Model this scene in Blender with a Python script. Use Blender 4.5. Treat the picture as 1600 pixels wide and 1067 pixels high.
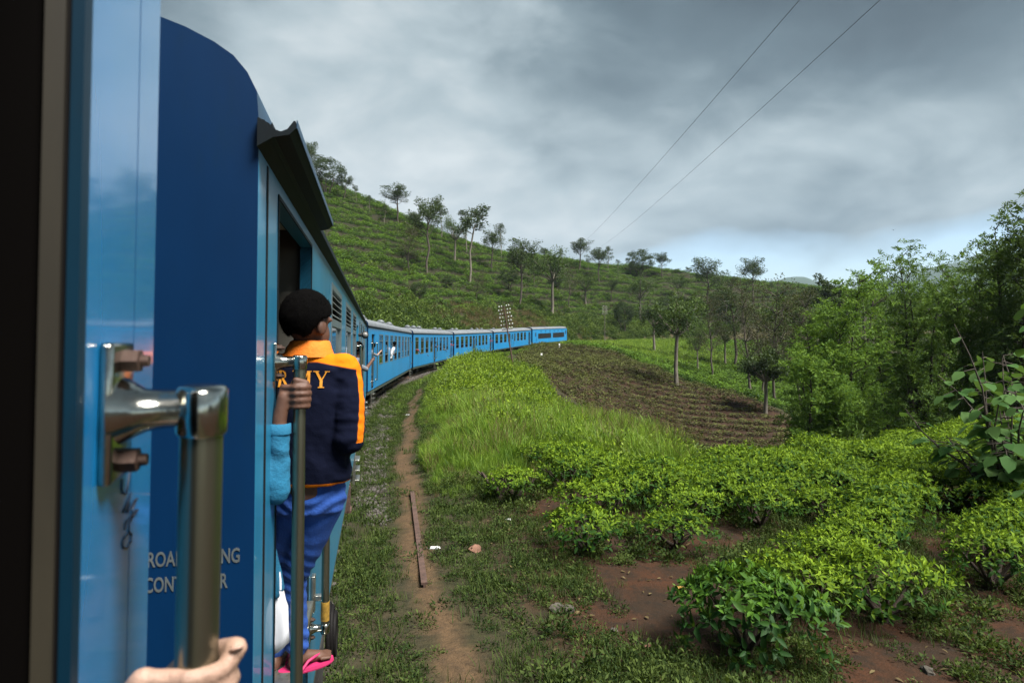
import bpy, bmesh, math, random
import numpy as np
from mathutils import Vector, Matrix, Euler
from mathutils.bvhtree import BVHTree

for o in list(bpy.data.objects): bpy.data.objects.remove(o)
S = bpy.context.scene
COL = S.collection
R = math.radians
rng = np.random.default_rng(11)
random.seed(5)

# ---------------------------------------------------------------- camera, world, sun, exposure
CZ = 2.65
cam = bpy.data.cameras.new('camera'); camo = bpy.data.objects.new('camera', cam); COL.objects.link(camo)
cam.sensor_width = 36; cam.lens = 22.5; cam.clip_start = .05; cam.clip_end = 20000
camo.location = (0, 0, CZ); camo.rotation_euler = (R(90), 0, 0)
cam.dof.use_dof = True; cam.dof.focus_distance = 6.0; cam.dof.aperture_fstop = 6.3
S.camera = camo
S.render.resolution_x = 1024; S.render.resolution_y = 682
S.view_settings.view_transform = 'Standard'; S.view_settings.look = 'None'
S.view_settings.gamma = 1; S.view_settings.use_curve_mapping = False
S.view_settings.exposure = 2.0
S.render.engine = 'CYCLES'
S.cycles.use_denoising = True
S.cycles.max_bounces = 8; S.cycles.transparent_max_bounces = 12; S.cycles.diffuse_bounces = 3
S.cycles.volume_bounces = 0; S.cycles.sample_clamp_indirect = 6

SUN_EL, SUN_AZ = 58, 124          # azimuth clockwise from +Y
sun = bpy.data.lights.new('sun', 'SUN'); sun.energy = 2.9; sun.angle = R(25); sun.color = (1, .96, .9)
suno = bpy.data.objects.new('sun', sun); COL.objects.link(suno)
sd = Vector((math.sin(R(SUN_AZ)) * math.cos(R(SUN_EL)), math.cos(R(SUN_AZ)) * math.cos(R(SUN_EL)), math.sin(R(SUN_EL))))
suno.rotation_euler = sd.to_track_quat('Z', 'Y').to_euler(); suno.location = (0, 0, 60)

W = bpy.data.worlds.new('World'); S.world = W; W.use_nodes = True
class NT:
    """little node-tree writer"""
    def __init__(s, nt): s.nt = nt; s.n = nt.nodes; s.l = nt.links
    def new(s, typ, **kw):
        nd = s.n.new(typ)
        ins = kw.pop('ins', {})
        for k, v in kw.items(): setattr(nd, k, v)
        for k, v in ins.items(): s.set(nd, k, v)
        return nd
    def set(s, nd, k, v):
        sock = nd.inputs[k]
        if isinstance(v, bpy.types.Node): v = v.outputs[0]
        if isinstance(v, bpy.types.NodeSocket): s.l.new(v, sock)
        else: sock.default_value = v
    def math(s, op, a, b=0.0, c=0.0, clamp=False):
        nd = s.n.new('ShaderNodeMath'); nd.operation = op; nd.use_clamp = clamp
        s.set(nd, 0, a); s.set(nd, 1, b); s.set(nd, 2, c); return nd.outputs[0]
    def mix(s, f, a, b, blend='MIX'):
        nd = s.n.new('ShaderNodeMix'); nd.data_type = 'RGBA'; nd.blend_type = blend
        s.set(nd, 0, f); s.set(nd, 6, rgba(a)); s.set(nd, 7, rgba(b)); return nd.outputs[2]
    def ramp(s, f, stops, interp='LINEAR'):
        nd = s.n.new('ShaderNodeValToRGB'); cr = nd.color_ramp; cr.interpolation = interp
        while len(cr.elements) < len(stops): cr.elements.new(.5)
        for e, (p, c) in zip(cr.elements, stops): e.position = p; e.color = rgba(c)
        s.set(nd, 0, f); return nd.outputs[0]
    def noise(s, vec, scale, detail=4, rough=.55, dist=0.0):
        nd = s.n.new('ShaderNodeTexNoise')
        if vec is not None: s.set(nd, 'Vector', vec)
        s.set(nd, 'Scale', scale); s.set(nd, 'Detail', detail); s.set(nd, 'Roughness', rough); s.set(nd, 'Distortion', dist)
        return nd.outputs[0]
def rgba(c):
    if isinstance(c, (tuple, list)) and len(c) == 3: return (*c, 1)
    if isinstance(c, (int, float)): return (c, c, c, 1)
    return c

def build_world():
    t = NT(W.node_tree); t.n.clear()
    out = t.new('ShaderNodeOutputWorld')
    sky = t.new('ShaderNodeTexSky', sky_type='NISHITA', sun_disc=False, sun_elevation=R(SUN_EL), sun_rotation=R(SUN_AZ), air_density=1.2, dust_density=.3, ozone_density=4.0)
    bg1 = t.new('ShaderNodeBackground', ins={0: sky, 1: .05})
    tc = t.new('ShaderNodeTexCoord'); sep = t.new('ShaderNodeSeparateXYZ', ins={0: tc.outputs['Generated']})
    x, y, z = sep.outputs
    zz = t.math('MAXIMUM', z, 0.0)
    mp = t.new('ShaderNodeMapping', ins={'Vector': tc.outputs['Generated'], 'Rotation': (0, R(24), 0), 'Scale': (1.25, 1.25, 2.4), 'Location': (.35, 2.1, .6)})
    n1 = t.noise(mp.outputs[0], 1.25, 4, .45, .4)
    n2 = t.noise(mp.outputs[0], 3.6, 6, .55, .35)
    n = t.math('ADD', t.math('MULTIPLY', n1, .60), t.math('MULTIPLY', n2, .40))
    n = t.math('MULTIPLY_ADD', n, 2.15, -.55)
    # thin bright cloud ahead-left, thick cloud overhead right
    gl = t.new('ShaderNodeVectorMath', operation='DOT_PRODUCT', ins={0: tc.outputs['Generated'], 1: Vector((-.02, .975, .19)).normalized()})
    g = t.math('POWER', t.math('MAXIMUM', gl.outputs['Value'], 0.0), 13.0)
    dk = t.new('ShaderNodeVectorMath', operation='DOT_PRODUCT', ins={0: tc.outputs['Generated'], 1: Vector((.45, .62, .62)).normalized()})
    d = t.math('POWER', t.math('MAXIMUM', dk.outputs['Value'], 0.0), 5.0)
    v = t.math('ADD', n, t.math('SUBTRACT', t.math('MULTIPLY', g, .32), t.math('MULTIPLY', d, .22)))
    v = t.math('SUBTRACT', v, t.math('MULTIPLY', t.math('MAXIMUM', t.math('SUBTRACT', zz, .20), 0.0), .30))
    c = t.ramp(v, [(.15, (.018, .027, .034)), (.38, (.031, .045, .054)), (.55, (.057, .076, .086)), (.74, (.112, .135, .145)), (.95, (.185, .20, .205))])
    bg2 = t.new('ShaderNodeBackground', ins={0: c, 1: 1.0})
    # breaks of blue low over the horizon
    n3 = t.noise(mp.outputs[0], 1.7, 5, .55, .3)
    low = t.math('SUBTRACT', 1.0, t.math('DIVIDE', zz, .20), clamp=True)
    rightside = t.math('MULTIPLY_ADD', x, 2.6, .25, clamp=True)
    lowr = t.math('MULTIPLY', t.math('POWER', low, .7), rightside)
    gap = t.math('MULTIPLY_ADD', t.math('ADD', t.math('MULTIPLY', lowr, 1.0), t.math('SUBTRACT', n3, .78)), 4.5, 0.0, clamp=True)
    mx = t.new('ShaderNodeMixShader', ins={0: t.math('MULTIPLY', gap, .95), 1: bg2, 2: bg1})
    t.l.new(mx.outputs[0], out.inputs[0])
build_world()

# ---------------------------------------------------------------- helpers
def tag(o, label=None, cat=None, group=None, kind=None):
    if label: o['label'] = label
    if cat: o['category'] = cat
    if group: o['group'] = group
    if kind: o['kind'] = kind
    return o
def empty(name, loc=(0, 0, 0), rz=0, mat=None):
    o = bpy.data.objects.new(name, None); o.empty_display_size = .2; COL.objects.link(o)
    if mat is not None: o.matrix_world = mat
    else: o.location = loc; o.rotation_euler = (0, 0, rz)
    return o
def link(name, me, parent=None, loc=None):
    o = bpy.data.objects.new(name, me); COL.objects.link(o)
    if parent is not None: o.parent = parent
    if loc is not None: o.location = loc
    return o
def fastmesh(name, V, F, mats=None, smooth=False, attrs=None, midx=None):
    """V (n,3); F list/array of equal-size faces or python list"""
    me = bpy.data.meshes.new(name)
    V = np.asarray(V, dtype=np.float32)
    if isinstance(F, np.ndarray) and F.ndim == 2:
        m, k = F.shape
        me.vertices.add(len(V)); me.vertices.foreach_set('co', V.ravel())
        me.loops.add(m * k); me.loops.foreach_set('vertex_index', F.astype(np.int32).ravel())
        me.polygons.add(m); me.polygons.foreach_set('loop_start', np.arange(0, m * k, k, dtype=np.int32))
        me.update(calc_edges=True)
    else:
        me.from_pydata([tuple(v) for v in V], [], [tuple(f) for f in F]); me.update()
    for a, arr in (attrs or {}).items():
        arr = np.asarray(arr, dtype=np.float32)
        if arr.ndim == 1:
            at = me.attributes.new(a, 'FLOAT', 'POINT'); at.data.foreach_set('value', arr)
        else:
            at = me.attributes.new(a, 'FLOAT_COLOR', 'POINT'); at.data.foreach_set('color', arr.ravel())
    for mm in (mats if isinstance(mats, (list, tuple)) else [mats] if mats else []): me.materials.append(mm)
    if midx is not None: me.polygons.foreach_set('material_index', np.asarray(midx, dtype=np.int32))
    if smooth: me.polygons.foreach_set('use_smooth', np.ones(len(me.polygons), dtype=bool))
    return me

class MB:
    """collects shapes into one mesh"""
    def __init__(s): s.V = []; s.F = []; s.M = []; s.m = 0; s.S = []
    def add(s, V, F, sm=False):
        b = len(s.V); s.V += [tuple(v) for v in V]
        for f in F: s.F.append(tuple(b + i for i in f)); s.M.append(s.m); s.S.append(sm)
        return s
    def box(s, a, b, bev=0.0):
        (x0, y0, z0), (x1, y1, z1) = a, b
        x0, x1 = min(x0, x1), max(x0, x1); y0, y1 = min(y0, y1), max(y0, y1); z0, z1 = min(z0, z1), max(z0, z1)
        bev = min(bev, (x1 - x0) * .45, (y1 - y0) * .45, (z1 - z0) * .45)
        if bev <= 0:
            V = [(x, y, z) for z in (z0, z1) for y in (y0, y1) for x in (x0, x1)]
            return s.add(V, [(0, 2, 3, 1), (4, 5, 7, 6), (0, 1, 5, 4), (2, 6, 7, 3), (0, 4, 6, 2), (1, 3, 7, 5)])
        bm = bmesh.new()
        r = bmesh.ops.create_cube(bm, size=1)
        for v in bm.verts:
            v.co = ((x0 + x1) / 2 + v.co.x * (x1 - x0), (y0 + y1) / 2 + v.co.y * (y1 - y0), (z0 + z1) / 2 + v.co.z * (z1 - z0))
        bmesh.ops.bevel(bm, geom=bm.edges[:], offset=bev, segments=2, affect='EDGES', profile=.6)
        bm.verts.ensure_lookup_table()
        s.add([v.co[:] for v in bm.verts], [[v.index for v in f.verts] for f in bm.faces], True); bm.free(); return s
    def tube(s, pts, rad, n=8, caps=True, sm=True):
        pts = [Vector(p) for p in pts]
        if not hasattr(rad, '__len__'): rad = [rad] * len(pts)
        V = []; F = []; up = None
        for i, p in enumerate(pts):
            d = (pts[min(i + 1, len(pts) - 1)] - pts[max(i - 1, 0)])
            if d.length < 1e-9: d = Vector((0, 0, 1))
            d.normalize()
            if up is None:
                up = Vector((0, 0, 1)) if abs(d.z) < .9 else Vector((1, 0, 0))
            u = d.cross(up)
            if u.length < 1e-6: u = d.orthogonal()
            u.normalize(); v = u.cross(d); up = v
            for k in range(n):
                a = 2 * math.pi * k / n
                V.append(p + (u * math.cos(a) + v * math.sin(a)) * rad[i])
        for i in range(len(pts) - 1):
            for k in range(n):
                F.append((i * n + k, i * n + (k + 1) % n, (i + 1) * n + (k + 1) % n, (i + 1) * n + k))
        s.add(V, F, sm)
        if caps:
            s.add(V[:n], [tuple(range(n))[::-1]]); s.add(V[-n:], [tuple(range(n))])
        return s
    def capsule(s, p, q, r0, r1, n=10):
        p, q = Vector(p), Vector(q); d = (q - p)
        L = max(d.length, 1e-6); d = d / L
        pts = []; rr = []
        for a in (85, 60, 30): pts.append(p - d * r0 * math.sin(R(a))); rr.append(r0 * math.cos(R(a)))
        pts.append(p); rr.append(r0); pts.append(q); rr.append(r1)
        for a in (30, 60, 85): pts.append(q + d * r1 * math.sin(R(a))); rr.append(r1 * math.cos(R(a)))
        return s.tube(pts, rr, n)
    def ell(s, c, rx, ry, rz, rot=None, nu=14, nv=10):
        c = Vector(c); V = []; F = []
        m = rot if rot is not None else Matrix.Identity(3)
        for j in range(1, nv):
            a = math.pi * j / nv
            for i in range(nu):
                b = 2 * math.pi * i / nu
                V.append(c + m @ Vector((rx * math.sin(a) * math.cos(b), ry * math.sin(a) * math.sin(b), rz * math.cos(a))))
        V.append(c + m @ Vector((0, 0, rz))); V.append(c + m @ Vector((0, 0, -rz)))
        for j in range(nv - 2):
            for i in range(nu): F.append((j * nu + i, (j + 1) * nu + i, (j + 1) * nu + (i + 1) % nu, j * nu + (i + 1) % nu))
        t, b = len(V) - 2, len(V) - 1
        for i in range(nu):
            F.append((t, i, (i + 1) % nu)); F.append((b, (nv - 2) * nu + (i + 1) % nu, (nv - 2) * nu + i))
        return s.add(V, F, True)
    def loft(s, rings, caps=True, sm=True):
        n = len(rings[0]); V = [p for r in rings for p in r]; F = []
        for i in range(len(rings) - 1):
            for k in range(n): F.append((i * n + k, i * n + (k + 1) % n, (i + 1) * n + (k + 1) % n, (i + 1) * n + k))
        s.add(V, F, sm)
        if caps: s.add(rings[0], [tuple(range(n))[::-1]]); s.add(rings[-1], [tuple(range(n))])
        return s
    def prism(s, poly, axis, a, b):
        """poly of 2-D points extruded along axis from a to b (ccw)"""
        def P(u, v, w):
            return {'x': (w, u, v), 'y': (u, w, v), 'z': (u, v, w)}[axis]
        n = len(poly)
        V = [P(u, v, a) for u, v in poly] + [P(u, v, b) for u, v in poly]
        F = [tuple(range(n))[::-1], tuple(range(n, 2 * n))] + [(i, (i + 1) % n, n + (i + 1) % n, n + i) for i in range(n)]
        return s.add(V, F)
    def mesh(s, name, mats, fix=True):
        me = bpy.data.meshes.new(name); me.from_pydata(s.V, [], s.F); me.update()
        for m in (mats if isinstance(mats, (list, tuple)) else [mats]): me.materials.append(m)
        me.polygons.foreach_set('material_index', s.M); me.polygons.foreach_set('use_smooth', s.S)
        if fix and len(s.F) < 40000:
            bm = bmesh.new(); bm.from_mesh(me); bmesh.ops.recalc_face_normals(bm, faces=bm.faces[:]); bm.to_mesh(me); bm.free()
        return me
    def build(s, name, mats, parent=None, loc=None):
        return link(name, s.mesh(name, mats), parent, loc)

def remeshed(mb, voxel, smooth=6, fac=.5):
    """one continuous skin from overlapping volumes"""
    me = mb.mesh('tmp', []) if False else None
    me = bpy.data.meshes.new('tmp'); me.from_pydata(mb.V, [], mb.F); me.update()
    o = bpy.data.objects.new('tmp', me); COL.objects.link(o)
    m = o.modifiers.new('r', 'REMESH'); m.mode = 'VOXEL'; m.voxel_size = voxel
    if smooth:
        m = o.modifiers.new('s', 'SMOOTH'); m.factor = fac; m.iterations = smooth
    dg = bpy.context.evaluated_depsgraph_get(); dg.update()
    r = bpy.data.meshes.new_from_object(o.evaluated_get(dg))
    bpy.data.objects.remove(o); bpy.data.meshes.remove(me)
    r.polygons.foreach_set('use_smooth', np.ones(len(r.polygons), dtype=bool))
    return r

# value noise
def vnoise(x, y, seed=0):
    x = np.asarray(x, dtype=float); y = np.asarray(y, dtype=float)
    xi = np.floor(x).astype(np.int64); yi = np.floor(y).astype(np.int64); fx = x - xi; fy = y - yi
    fx = fx * fx * (3 - 2 * fx); fy = fy * fy * (3 - 2 * fy)
    def h(a, b):
        v = (a * 374761393 + b * 668265263 + seed * 974634211) & 0x7fffffff
        v = ((v ^ (v >> 13)) * 1274126177) & 0x7fffffff
        return ((v ^ (v >> 16)) & 0xffff) / 65535.
    return (h(xi, yi) * (1 - fx) + h(xi + 1, yi) * fx) * (1 - fy) + (h(xi, yi + 1) * (1 - fx) + h(xi + 1, yi + 1) * fx) * fy
def fbm(x, y, oct=4, seed=0):
    s = 0; a = .5
    for i in range(oct): s = s + a * (vnoise(x * 2 ** i, y * 2 ** i, seed + i) - .5); a *= .5
    return s
def sstep(a, b, x):
    t = np.clip((np.asarray(x, dtype=float) - a) / (b - a), 0, 1); return t * t * (3 - 2 * t)

# ---------------------------------------------------------------- materials
def mat(name, base, rough=.6, metal=0.0, var=0.0, vscale=3.0, var2=None, bump=0.0, bscale=40.0, coat=0.0, spec=.5, coords='Object', stretch=None, dirt=None):
    m = bpy.data.materials.new(name); m.use_nodes = True
    t = NT(m.node_tree); b = t.n['Principled BSDF']
    tc = t.new('ShaderNodeTexCoord'); vec = tc.outputs[coords]
    if stretch: vec = t.new('ShaderNodeMapping', ins={'Vector': vec, 'Scale': stretch}).outputs[0]
    col = rgba(base)
    if var or var2:
        n = t.noise(vec, vscale, 5, .6)
        c2 = var2 if var2 else tuple(max(0, c * (1 - var)) for c in base[:3])
        c1 = base if var2 else tuple(min(1, c * (1 + var)) for c in base[:3])
        f = t.math('MULTIPLY_ADD', n, 2.6, -.8, clamp=True)
        col = t.mix(f, c1, c2)
    if dirt:
        n = t.noise(vec, vscale * 2.7, 6, .7)
        f = t.math('MULTIPLY', t.math('MULTIPLY_ADD', n, 5.0, -2.6, clamp=True), dirt[1])
        col = t.mix(f, col, dirt[0])
    if isinstance(col, tuple): b.inputs['Base Color'].default_value = col
    else: t.l.new(col, b.inputs['Base Color'])
    b.inputs['Roughness'].default_value = rough; b.inputs['Metallic'].default_value = metal
    b.inputs['Specular IOR Level'].default_value = spec
    if coat: b.inputs['Coat Weight'].default_value = coat; b.inputs['Coat Roughness'].default_value = .06
    if bump:
        bn = t.noise(vec, bscale, 5, .6)
        bp = t.new('ShaderNodeBump', ins={'Strength': bump, 'Distance': .02, 'Height': bn}); t.l.new(bp.outputs[0], b.inputs['Normal'])
    return m
def leafmat(name, dark, light, trans=.3, rough=.45, spec=.4, rnd=.35, vein=False):
    """tint attribute 0..1 = age of the leaf (old .. young), plus a random shift per plant"""
    m = bpy.data.materials.new(name); m.use_nodes = True
    t = NT(m.node_tree); b = t.n['Principled BSDF']; out = t.n['Material Output']
    at = t.new('ShaderNodeAttribute', attribute_name='tint')
    oi = t.new('ShaderNodeObjectInfo')
    r = t.math('MULTIPLY_ADD', oi.outputs['Random'], rnd, -rnd / 2)
    f = t.math('ADD', at.outputs['Fac'], r, clamp=True)
    col = t.mix(f, dark, light)
    t.l.new(col, b.inputs['Base Color'])
    b.inputs['Roughness'].default_value = rough; b.inputs['Specular IOR Level'].default_value = spec
    tr = t.new('ShaderNodeBsdfTranslucent', ins={0: t.mix(.5, col, t.mix(.6, col, (.20, .30, .02)))})
    mx = t.new('ShaderNodeMixShader', ins={0: trans, 1: b, 2: tr}); t.l.new(mx.outputs[0], out.inputs[0])
    return m

M = {}
BLUE = (.012, .205, .46)
M['blue'] = mat('carriage_blue', BLUE, .38, var=.10, vscale=.9, coat=.15, dirt=((.10, .16, .19), .25), stretch=(1, 1, .35))
M['blue_near'] = mat('carriage_blue_worn', (.015, .155, .28), .36, var=.16, vscale=1.3, coat=.25, bump=.09, bscale=2.5, dirt=((.16, .24, .27), .30), stretch=(1, 1, .4))
M['blue_gloss'] = mat('own_carriage_blue', (.007, .165, .40), .24, var=.10, vscale=2.2, coat=.55, bump=.05, bscale=2.5, dirt=((.03, .19, .33), .35), stretch=(1, 1, .25))
M['navy'] = mat('carriage_navy', (.0006, .020, .070), .45, var=.3, vscale=1.1, bump=.06, bscale=3, dirt=((.004, .022, .045), .6), stretch=(1, 1, .3), spec=.22)
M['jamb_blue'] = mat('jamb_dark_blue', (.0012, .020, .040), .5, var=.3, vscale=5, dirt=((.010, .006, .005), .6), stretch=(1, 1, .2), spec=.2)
M['roof'] = mat('roof_grey', (.15, .165, .18), .6, var=.25, vscale=1.2, dirt=((.085, .075, .065), .6))
M['roof_near'] = mat('roof_dark', (.010, .042, .085), .45, var=.25, vscale=2)
M['eave'] = mat('eave_dark', (.002, .006, .009), .65, var=.3, vscale=6, spec=.2)
M['sole'] = mat('soleframe', (.035, .05, .035), .7, var=.3, vscale=4)
M['under'] = mat('underframe_black', (.018, .017, .016), .75, var=.4, vscale=6, dirt=((.06, .045, .035), .6))
M['wheel'] = mat('wheel_steel', (.05, .045, .042), .55, .5, var=.4, vscale=8)
M['steel'] = mat('worn_steel', (.42, .42, .38), .30, .9, var=.2, vscale=14, bump=.03, bscale=60, dirt=((.16, .12, .08), .7))
M['chrome'] = mat('chrome_cast', (.40, .40, .36), .17, 1.0, var=.15, vscale=20, bump=.04, bscale=40, dirt=((.2, .17, .12), .6))
M['pole'] = mat('handrail_steel', (.22, .22, .165), .30, .95, var=.12, vscale=9, stretch=(1, 1, .15), dirt=((.22, .19, .12), .6))
M['bolt'] = mat('rusty_bolt', (.05, .028, .02), .7, .4, var=.4, vscale=60, bump=.2, bscale=200)
M['rubber'] = mat('rubber', (.005, .004, .004), .7, spec=.2)
M['jamb'] = mat('jamb_metal', (.024, .020, .012), .6, .0, var=.3, vscale=12, stretch=(1, 1, .2))  # strip's base darkened to carry the doorway shade
M['interior'] = mat('interior_panel', (.055, .052, .042), .6, var=.2, vscale=3)
M['interior_shaded'] = mat('interior_shaded', (.0016, .0012, .001), .85, spec=.04)  # near-black base: shade inside the doorway is put into the colour
M['interior_light'] = mat('interior_cream', (.38, .36, .29), .6, var=.1)
M['grille'] = mat('radiator_grille', (.018, .02, .022), .6)
M['frame'] = mat('window_frame', (.16, .20, .21), .4, .6, var=.15)
M['louver'] = mat('louver_slat', (.16, .18, .17), .5, .3, var=.2)
M['seat'] = mat('seat_vinyl', (.05, .018, .014), .5)
M['rust'] = mat('rusty_iron', (.085, .050, .038), .8, .2, var=.35, vscale=14, bump=.3, bscale=60)
M['vent'] = mat('vent_grey', (.12, .135, .145), .5, var=.2, vscale=8)
M['white'] = mat('white_paint', (.75, .75, .73), .6)
M['porcelain'] = mat('porcelain', (.5, .5, .48), .25)
M['yellow'] = mat('yellow_tape', (.26, .15, .02), .6, var=.4, vscale=30)
M['sleeper'] = mat('timber_sleeper', (.085, .062, .045), .9, var=.4, vscale=10, bump=.4, bscale=30, stretch=(1, 6, 6))
M['rail'] = mat('rail_steel', (.16, .10, .075), .5, .5, var=.3)
M['stone'] = mat('ballast_stone', (.11, .10, .09), .9, var2=(.055, .047, .04), var=.4, vscale=4, bump=.3, bscale=20)
M['letter'] = mat('stencil_letter', (.085, .10, .105), .6, var=.2, vscale=40)
M['ink'] = mat('marker_ink', (.006, .008, .02), .5)
M['bark'] = mat('bark', (.075, .06, .048), .9, var=.4, vscale=5, bump=.6, bscale=18, stretch=(1, 1, .25))
M['bark_pale'] = mat('bark_pale', (.15, .13, .105), .9, var=.4, vscale=5, bump=.5, bscale=18, stretch=(1, 1, .3))
M['bark_dark'] = mat('bark_dark', (.035, .026, .02), .9, var=.4, vscale=9, bump=.6, bscale=30)
M['twig'] = mat('tea_wood', (.055, .038, .028), .9, var=.4, vscale=20, bump=.5, bscale=60)
M['litter'] = mat('plastic_litter', (.75, .76, .76), .4)
M['rock'] = mat('red_rock', (.17, .085, .055), .9, var=.3, vscale=10, bump=.6, bscale=20)
M['rock_grey'] = mat('grey_rock', (.065, .057, .045), .9, var=.3, vscale=10, bump=.6, bscale=20)
M['bird'] = mat('bird_feather', (.015, .014, .014), .8)
M['wire'] = mat('power_wire', (.03, .03, .032), .5, .5)
def glass(name, tint, refl=1.0):
    m = bpy.data.materials.new(name); m.use_nodes = True
    t = NT(m.node_tree); t.n.remove(t.n['Principled BSDF'])
    fr = t.new('ShaderNodeFresnel', ins={0: 1.5})
    a = t.new('ShaderNodeBsdfTransparent', ins={0: rgba(tint)}); g = t.new('ShaderNodeBsdfGlossy', ins={0: (1, 1, 1, 1), 1: .04})
    mx = t.new('ShaderNodeMixShader', ins={0: t.math('MULTIPLY_ADD', fr, refl, .06, clamp=True), 1: a, 2: g}); t.l.new(mx.outputs[0], t.n['Material Output'].inputs[0])
    return m
M['glass'] = glass('window_glass', (.55, .6, .6))
M['lamp_glass'] = mat('lamp_lens', (.2, .2, .19), .2)

# leaves
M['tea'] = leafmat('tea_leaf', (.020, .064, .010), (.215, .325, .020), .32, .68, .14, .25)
M['tea_deep'] = leafmat('tea_leaf_deep', (.014, .052, .010), (.085, .185, .016), .25, .60, .22, .1)
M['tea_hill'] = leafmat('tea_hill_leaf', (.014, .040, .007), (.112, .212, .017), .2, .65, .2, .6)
M['tea_dark'] = leafmat('pruned_tea_leaf', (.026, .020, .012), (.105, .122, .028), .12, .7, .2, .5)
M['weed'] = leafmat('weed_leaf', (.050, .115, .012), (.275, .385, .026), .38, .55, .25, .55)
M['grass'] = leafmat('grass_blade', (.060, .140, .014), (.275, .395, .040), .38, .55, .25, .55)
M['cover'] = leafmat('cover_leaf', (.022, .042, .012), (.080, .112, .026), .2, .75, .1, .7)
M['dry'] = leafmat('dry_grass', (.10, .075, .035), (.19, .15, .075), .25, .8, .1, .4)
M['scrub'] = leafmat('scrub_leaf', (.024, .052, .012), (.125, .180, .030), .22, .65, .2, .8)
M['oak'] = leafmat('silver_oak_leaf', (.016, .032, .012), (.060, .092, .026), .2, .6, .25, .3)
M['oak_lime'] = leafmat('pollard_leaf', (.022, .048, .012), (.105, .165, .028), .22, .6, .25, .2)
M['feather'] = leafmat('feathery_leaf', (.040, .105, .018), (.170, .285, .040), .42, .65, .18, .1)
M['feather2'] = leafmat('feathery_leaf_deep', (.032, .080, .018), (.125, .210, .036), .40, .65, .18, .1)
M['plume'] = leafmat('plume_leaf', (.028, .066, .020), (.105, .170, .042), .38, .65, .25, .1)
M['brown'] = leafmat('sparse_brown_leaf', (.040, .038, .022), (.080, .082, .036), .2, .7, .15, .1)
M['broad'] = leafmat('broad_leaf', (.040, .105, .025), (.095, .175, .050), .28, .75, .12, .1)
# ---------------------------------------------------------------- land
CC = np.array([188.2, 52.4]); RT = 197.0
TH0 = math.atan2(0 - CC[1], CC[0] + 1.9)
def track_sd(x, y):
    x = np.asarray(x, float); y = np.asarray(y, float)
    d = np.hypot(CC[0] - x, y - CC[1]) - RT                 # + outside the curve
    th = np.arctan2(y - CC[1], CC[0] - x)
    return RT * (th - TH0), d, th
def track_z(s):
    s = np.asarray(s, float)
    a = .00026 * np.clip(s - 45, 0, 75) ** 2
    return a + .03 * np.clip(s - 120, 0, 30) + .012 * np.clip(s - 150, 0, 300)
def track_pt(s, off=0.0):
    th = TH0 + s / RT
    r = RT + off
    return np.array([CC[0] - r * math.cos(th), CC[1] + r * math.sin(th), float(track_z(s))]), np.array([math.sin(th), math.cos(th), 0])
CTRL = np.array([  # inside of the curve: x, y, z
 (1, 0, -.3), (0, -20, -.3), (8, -20, -.5), (20, -20, -1), (1, 5, -.32), (3, 5, -.36), (6, 5, -.42), (12, 8, -.45), (16, 20, -.38), (10, 16, -.36), (4, 12, -.34), (1, 11, -.25),
 (0, 16, 0.02), (-1, 20, .06), (-2.3, 27, .05), (1, 25, -.1), (.2, 34, .02), (-.5, 45, .1), (2.6, 24, -.35), (4.2, 15.8, -.45), (5.0, 13.6, -.42), (7, 14.6, -.45), (12, 18.6, -.42), (17, 22, -.42), (22, 25, -.5), (24, 16, -.5),
 (3.2, 31, -1.7), (6, 28, -2.6), (10, 26, -3.0), (16, 29, -3.4), (25, 34, -3.9), (6, 38, -3.4), (11, 40, -5.2), (17, 44, -6.6), (27, 46, -6.6),
 (3, 50, -.7), (6, 52, -2.9), (7.2, 60, -2.8), (9.6, 59, -4.4), (12.6, 58, -5.7), (15.6, 58, -6.7), (20, 58, -7.1), (24.5, 60, -6.5), (2.5, 62, -.1), (3, 75, .1), (4, 90, .35), (7, 100, 1.1), (12, 105, 1.75), (16.5, 100, .9), (19.8, 88, -.9), (20.6, 80, -2.05), (24, 76, -2.9), (26.3, 72, -3.6), (28.2, 68, -4.7),
 (8, 80, .0), (12, 80, -.6), (10, 70, -2.0), (14, 70, -3.6), (18, 68, -4.7), (5.5, 66, -.9),
 (26, 90, -4.2), (27.6, 95, -4.6), (36.8, 105, -4.2), (44, 120, -2.3), (27.5, 112, -2.2), (28, 140, .9), (45, 160, 1.6), (22, 122, .9), (60, 170, 1.3), (76, 200, 2.2), (34, 75, -6.5), (40, 85, -6.5), (50, 100, -5.5), (70, 140, -3.5),
 (60, 90, -7), (80, 60, -10), (50, 40, -6), (35, 28, -3.4), (40, 18, -2.5), (60, 0, -4), (100, 20, -10), (188, 52, -22), (150, 150, -9), (120, 100, -13), (120, 180, -3), (250, 50, -30), (300, 150, -32), (200, -50, -25), (60, -40, -4), (20, -60, -2)], float)
_d = np.hypot(CTRL[:, None, 0] - CTRL[None, :, 0], CTRL[:, None, 1] - CTRL[None, :, 1])
_n = len(CTRL); _A = np.zeros((_n + 1, _n + 1)); _A[:_n, :_n] = -_d - np.eye(_n) * .05; _A[:_n, _n] = 1; _A[_n, :_n] = 1
_w = np.linalg.solve(_A, np.append(CTRL[:, 2], 0))
def inner_z(x, y):
    sh = np.shape(x); x = np.ravel(x); y = np.ravel(y); o = np.full(len(x), _w[_n])
    for i in range(_n): o -= _w[i] * np.hypot(x - CTRL[i, 0], y - CTRL[i, 1])
    return o.reshape(sh)
def crest(th):
    return np.interp(th, [-.6, 0, .30, .54, .583, .64, .713, .85, 1.0, 1.15, 1.3, 1.5, 1.8, 2.4], [62, 64, 60, 49, 41.5, 36.5, 31.5, 31, 31, 29, 25.5, 20, 12, 8])
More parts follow.
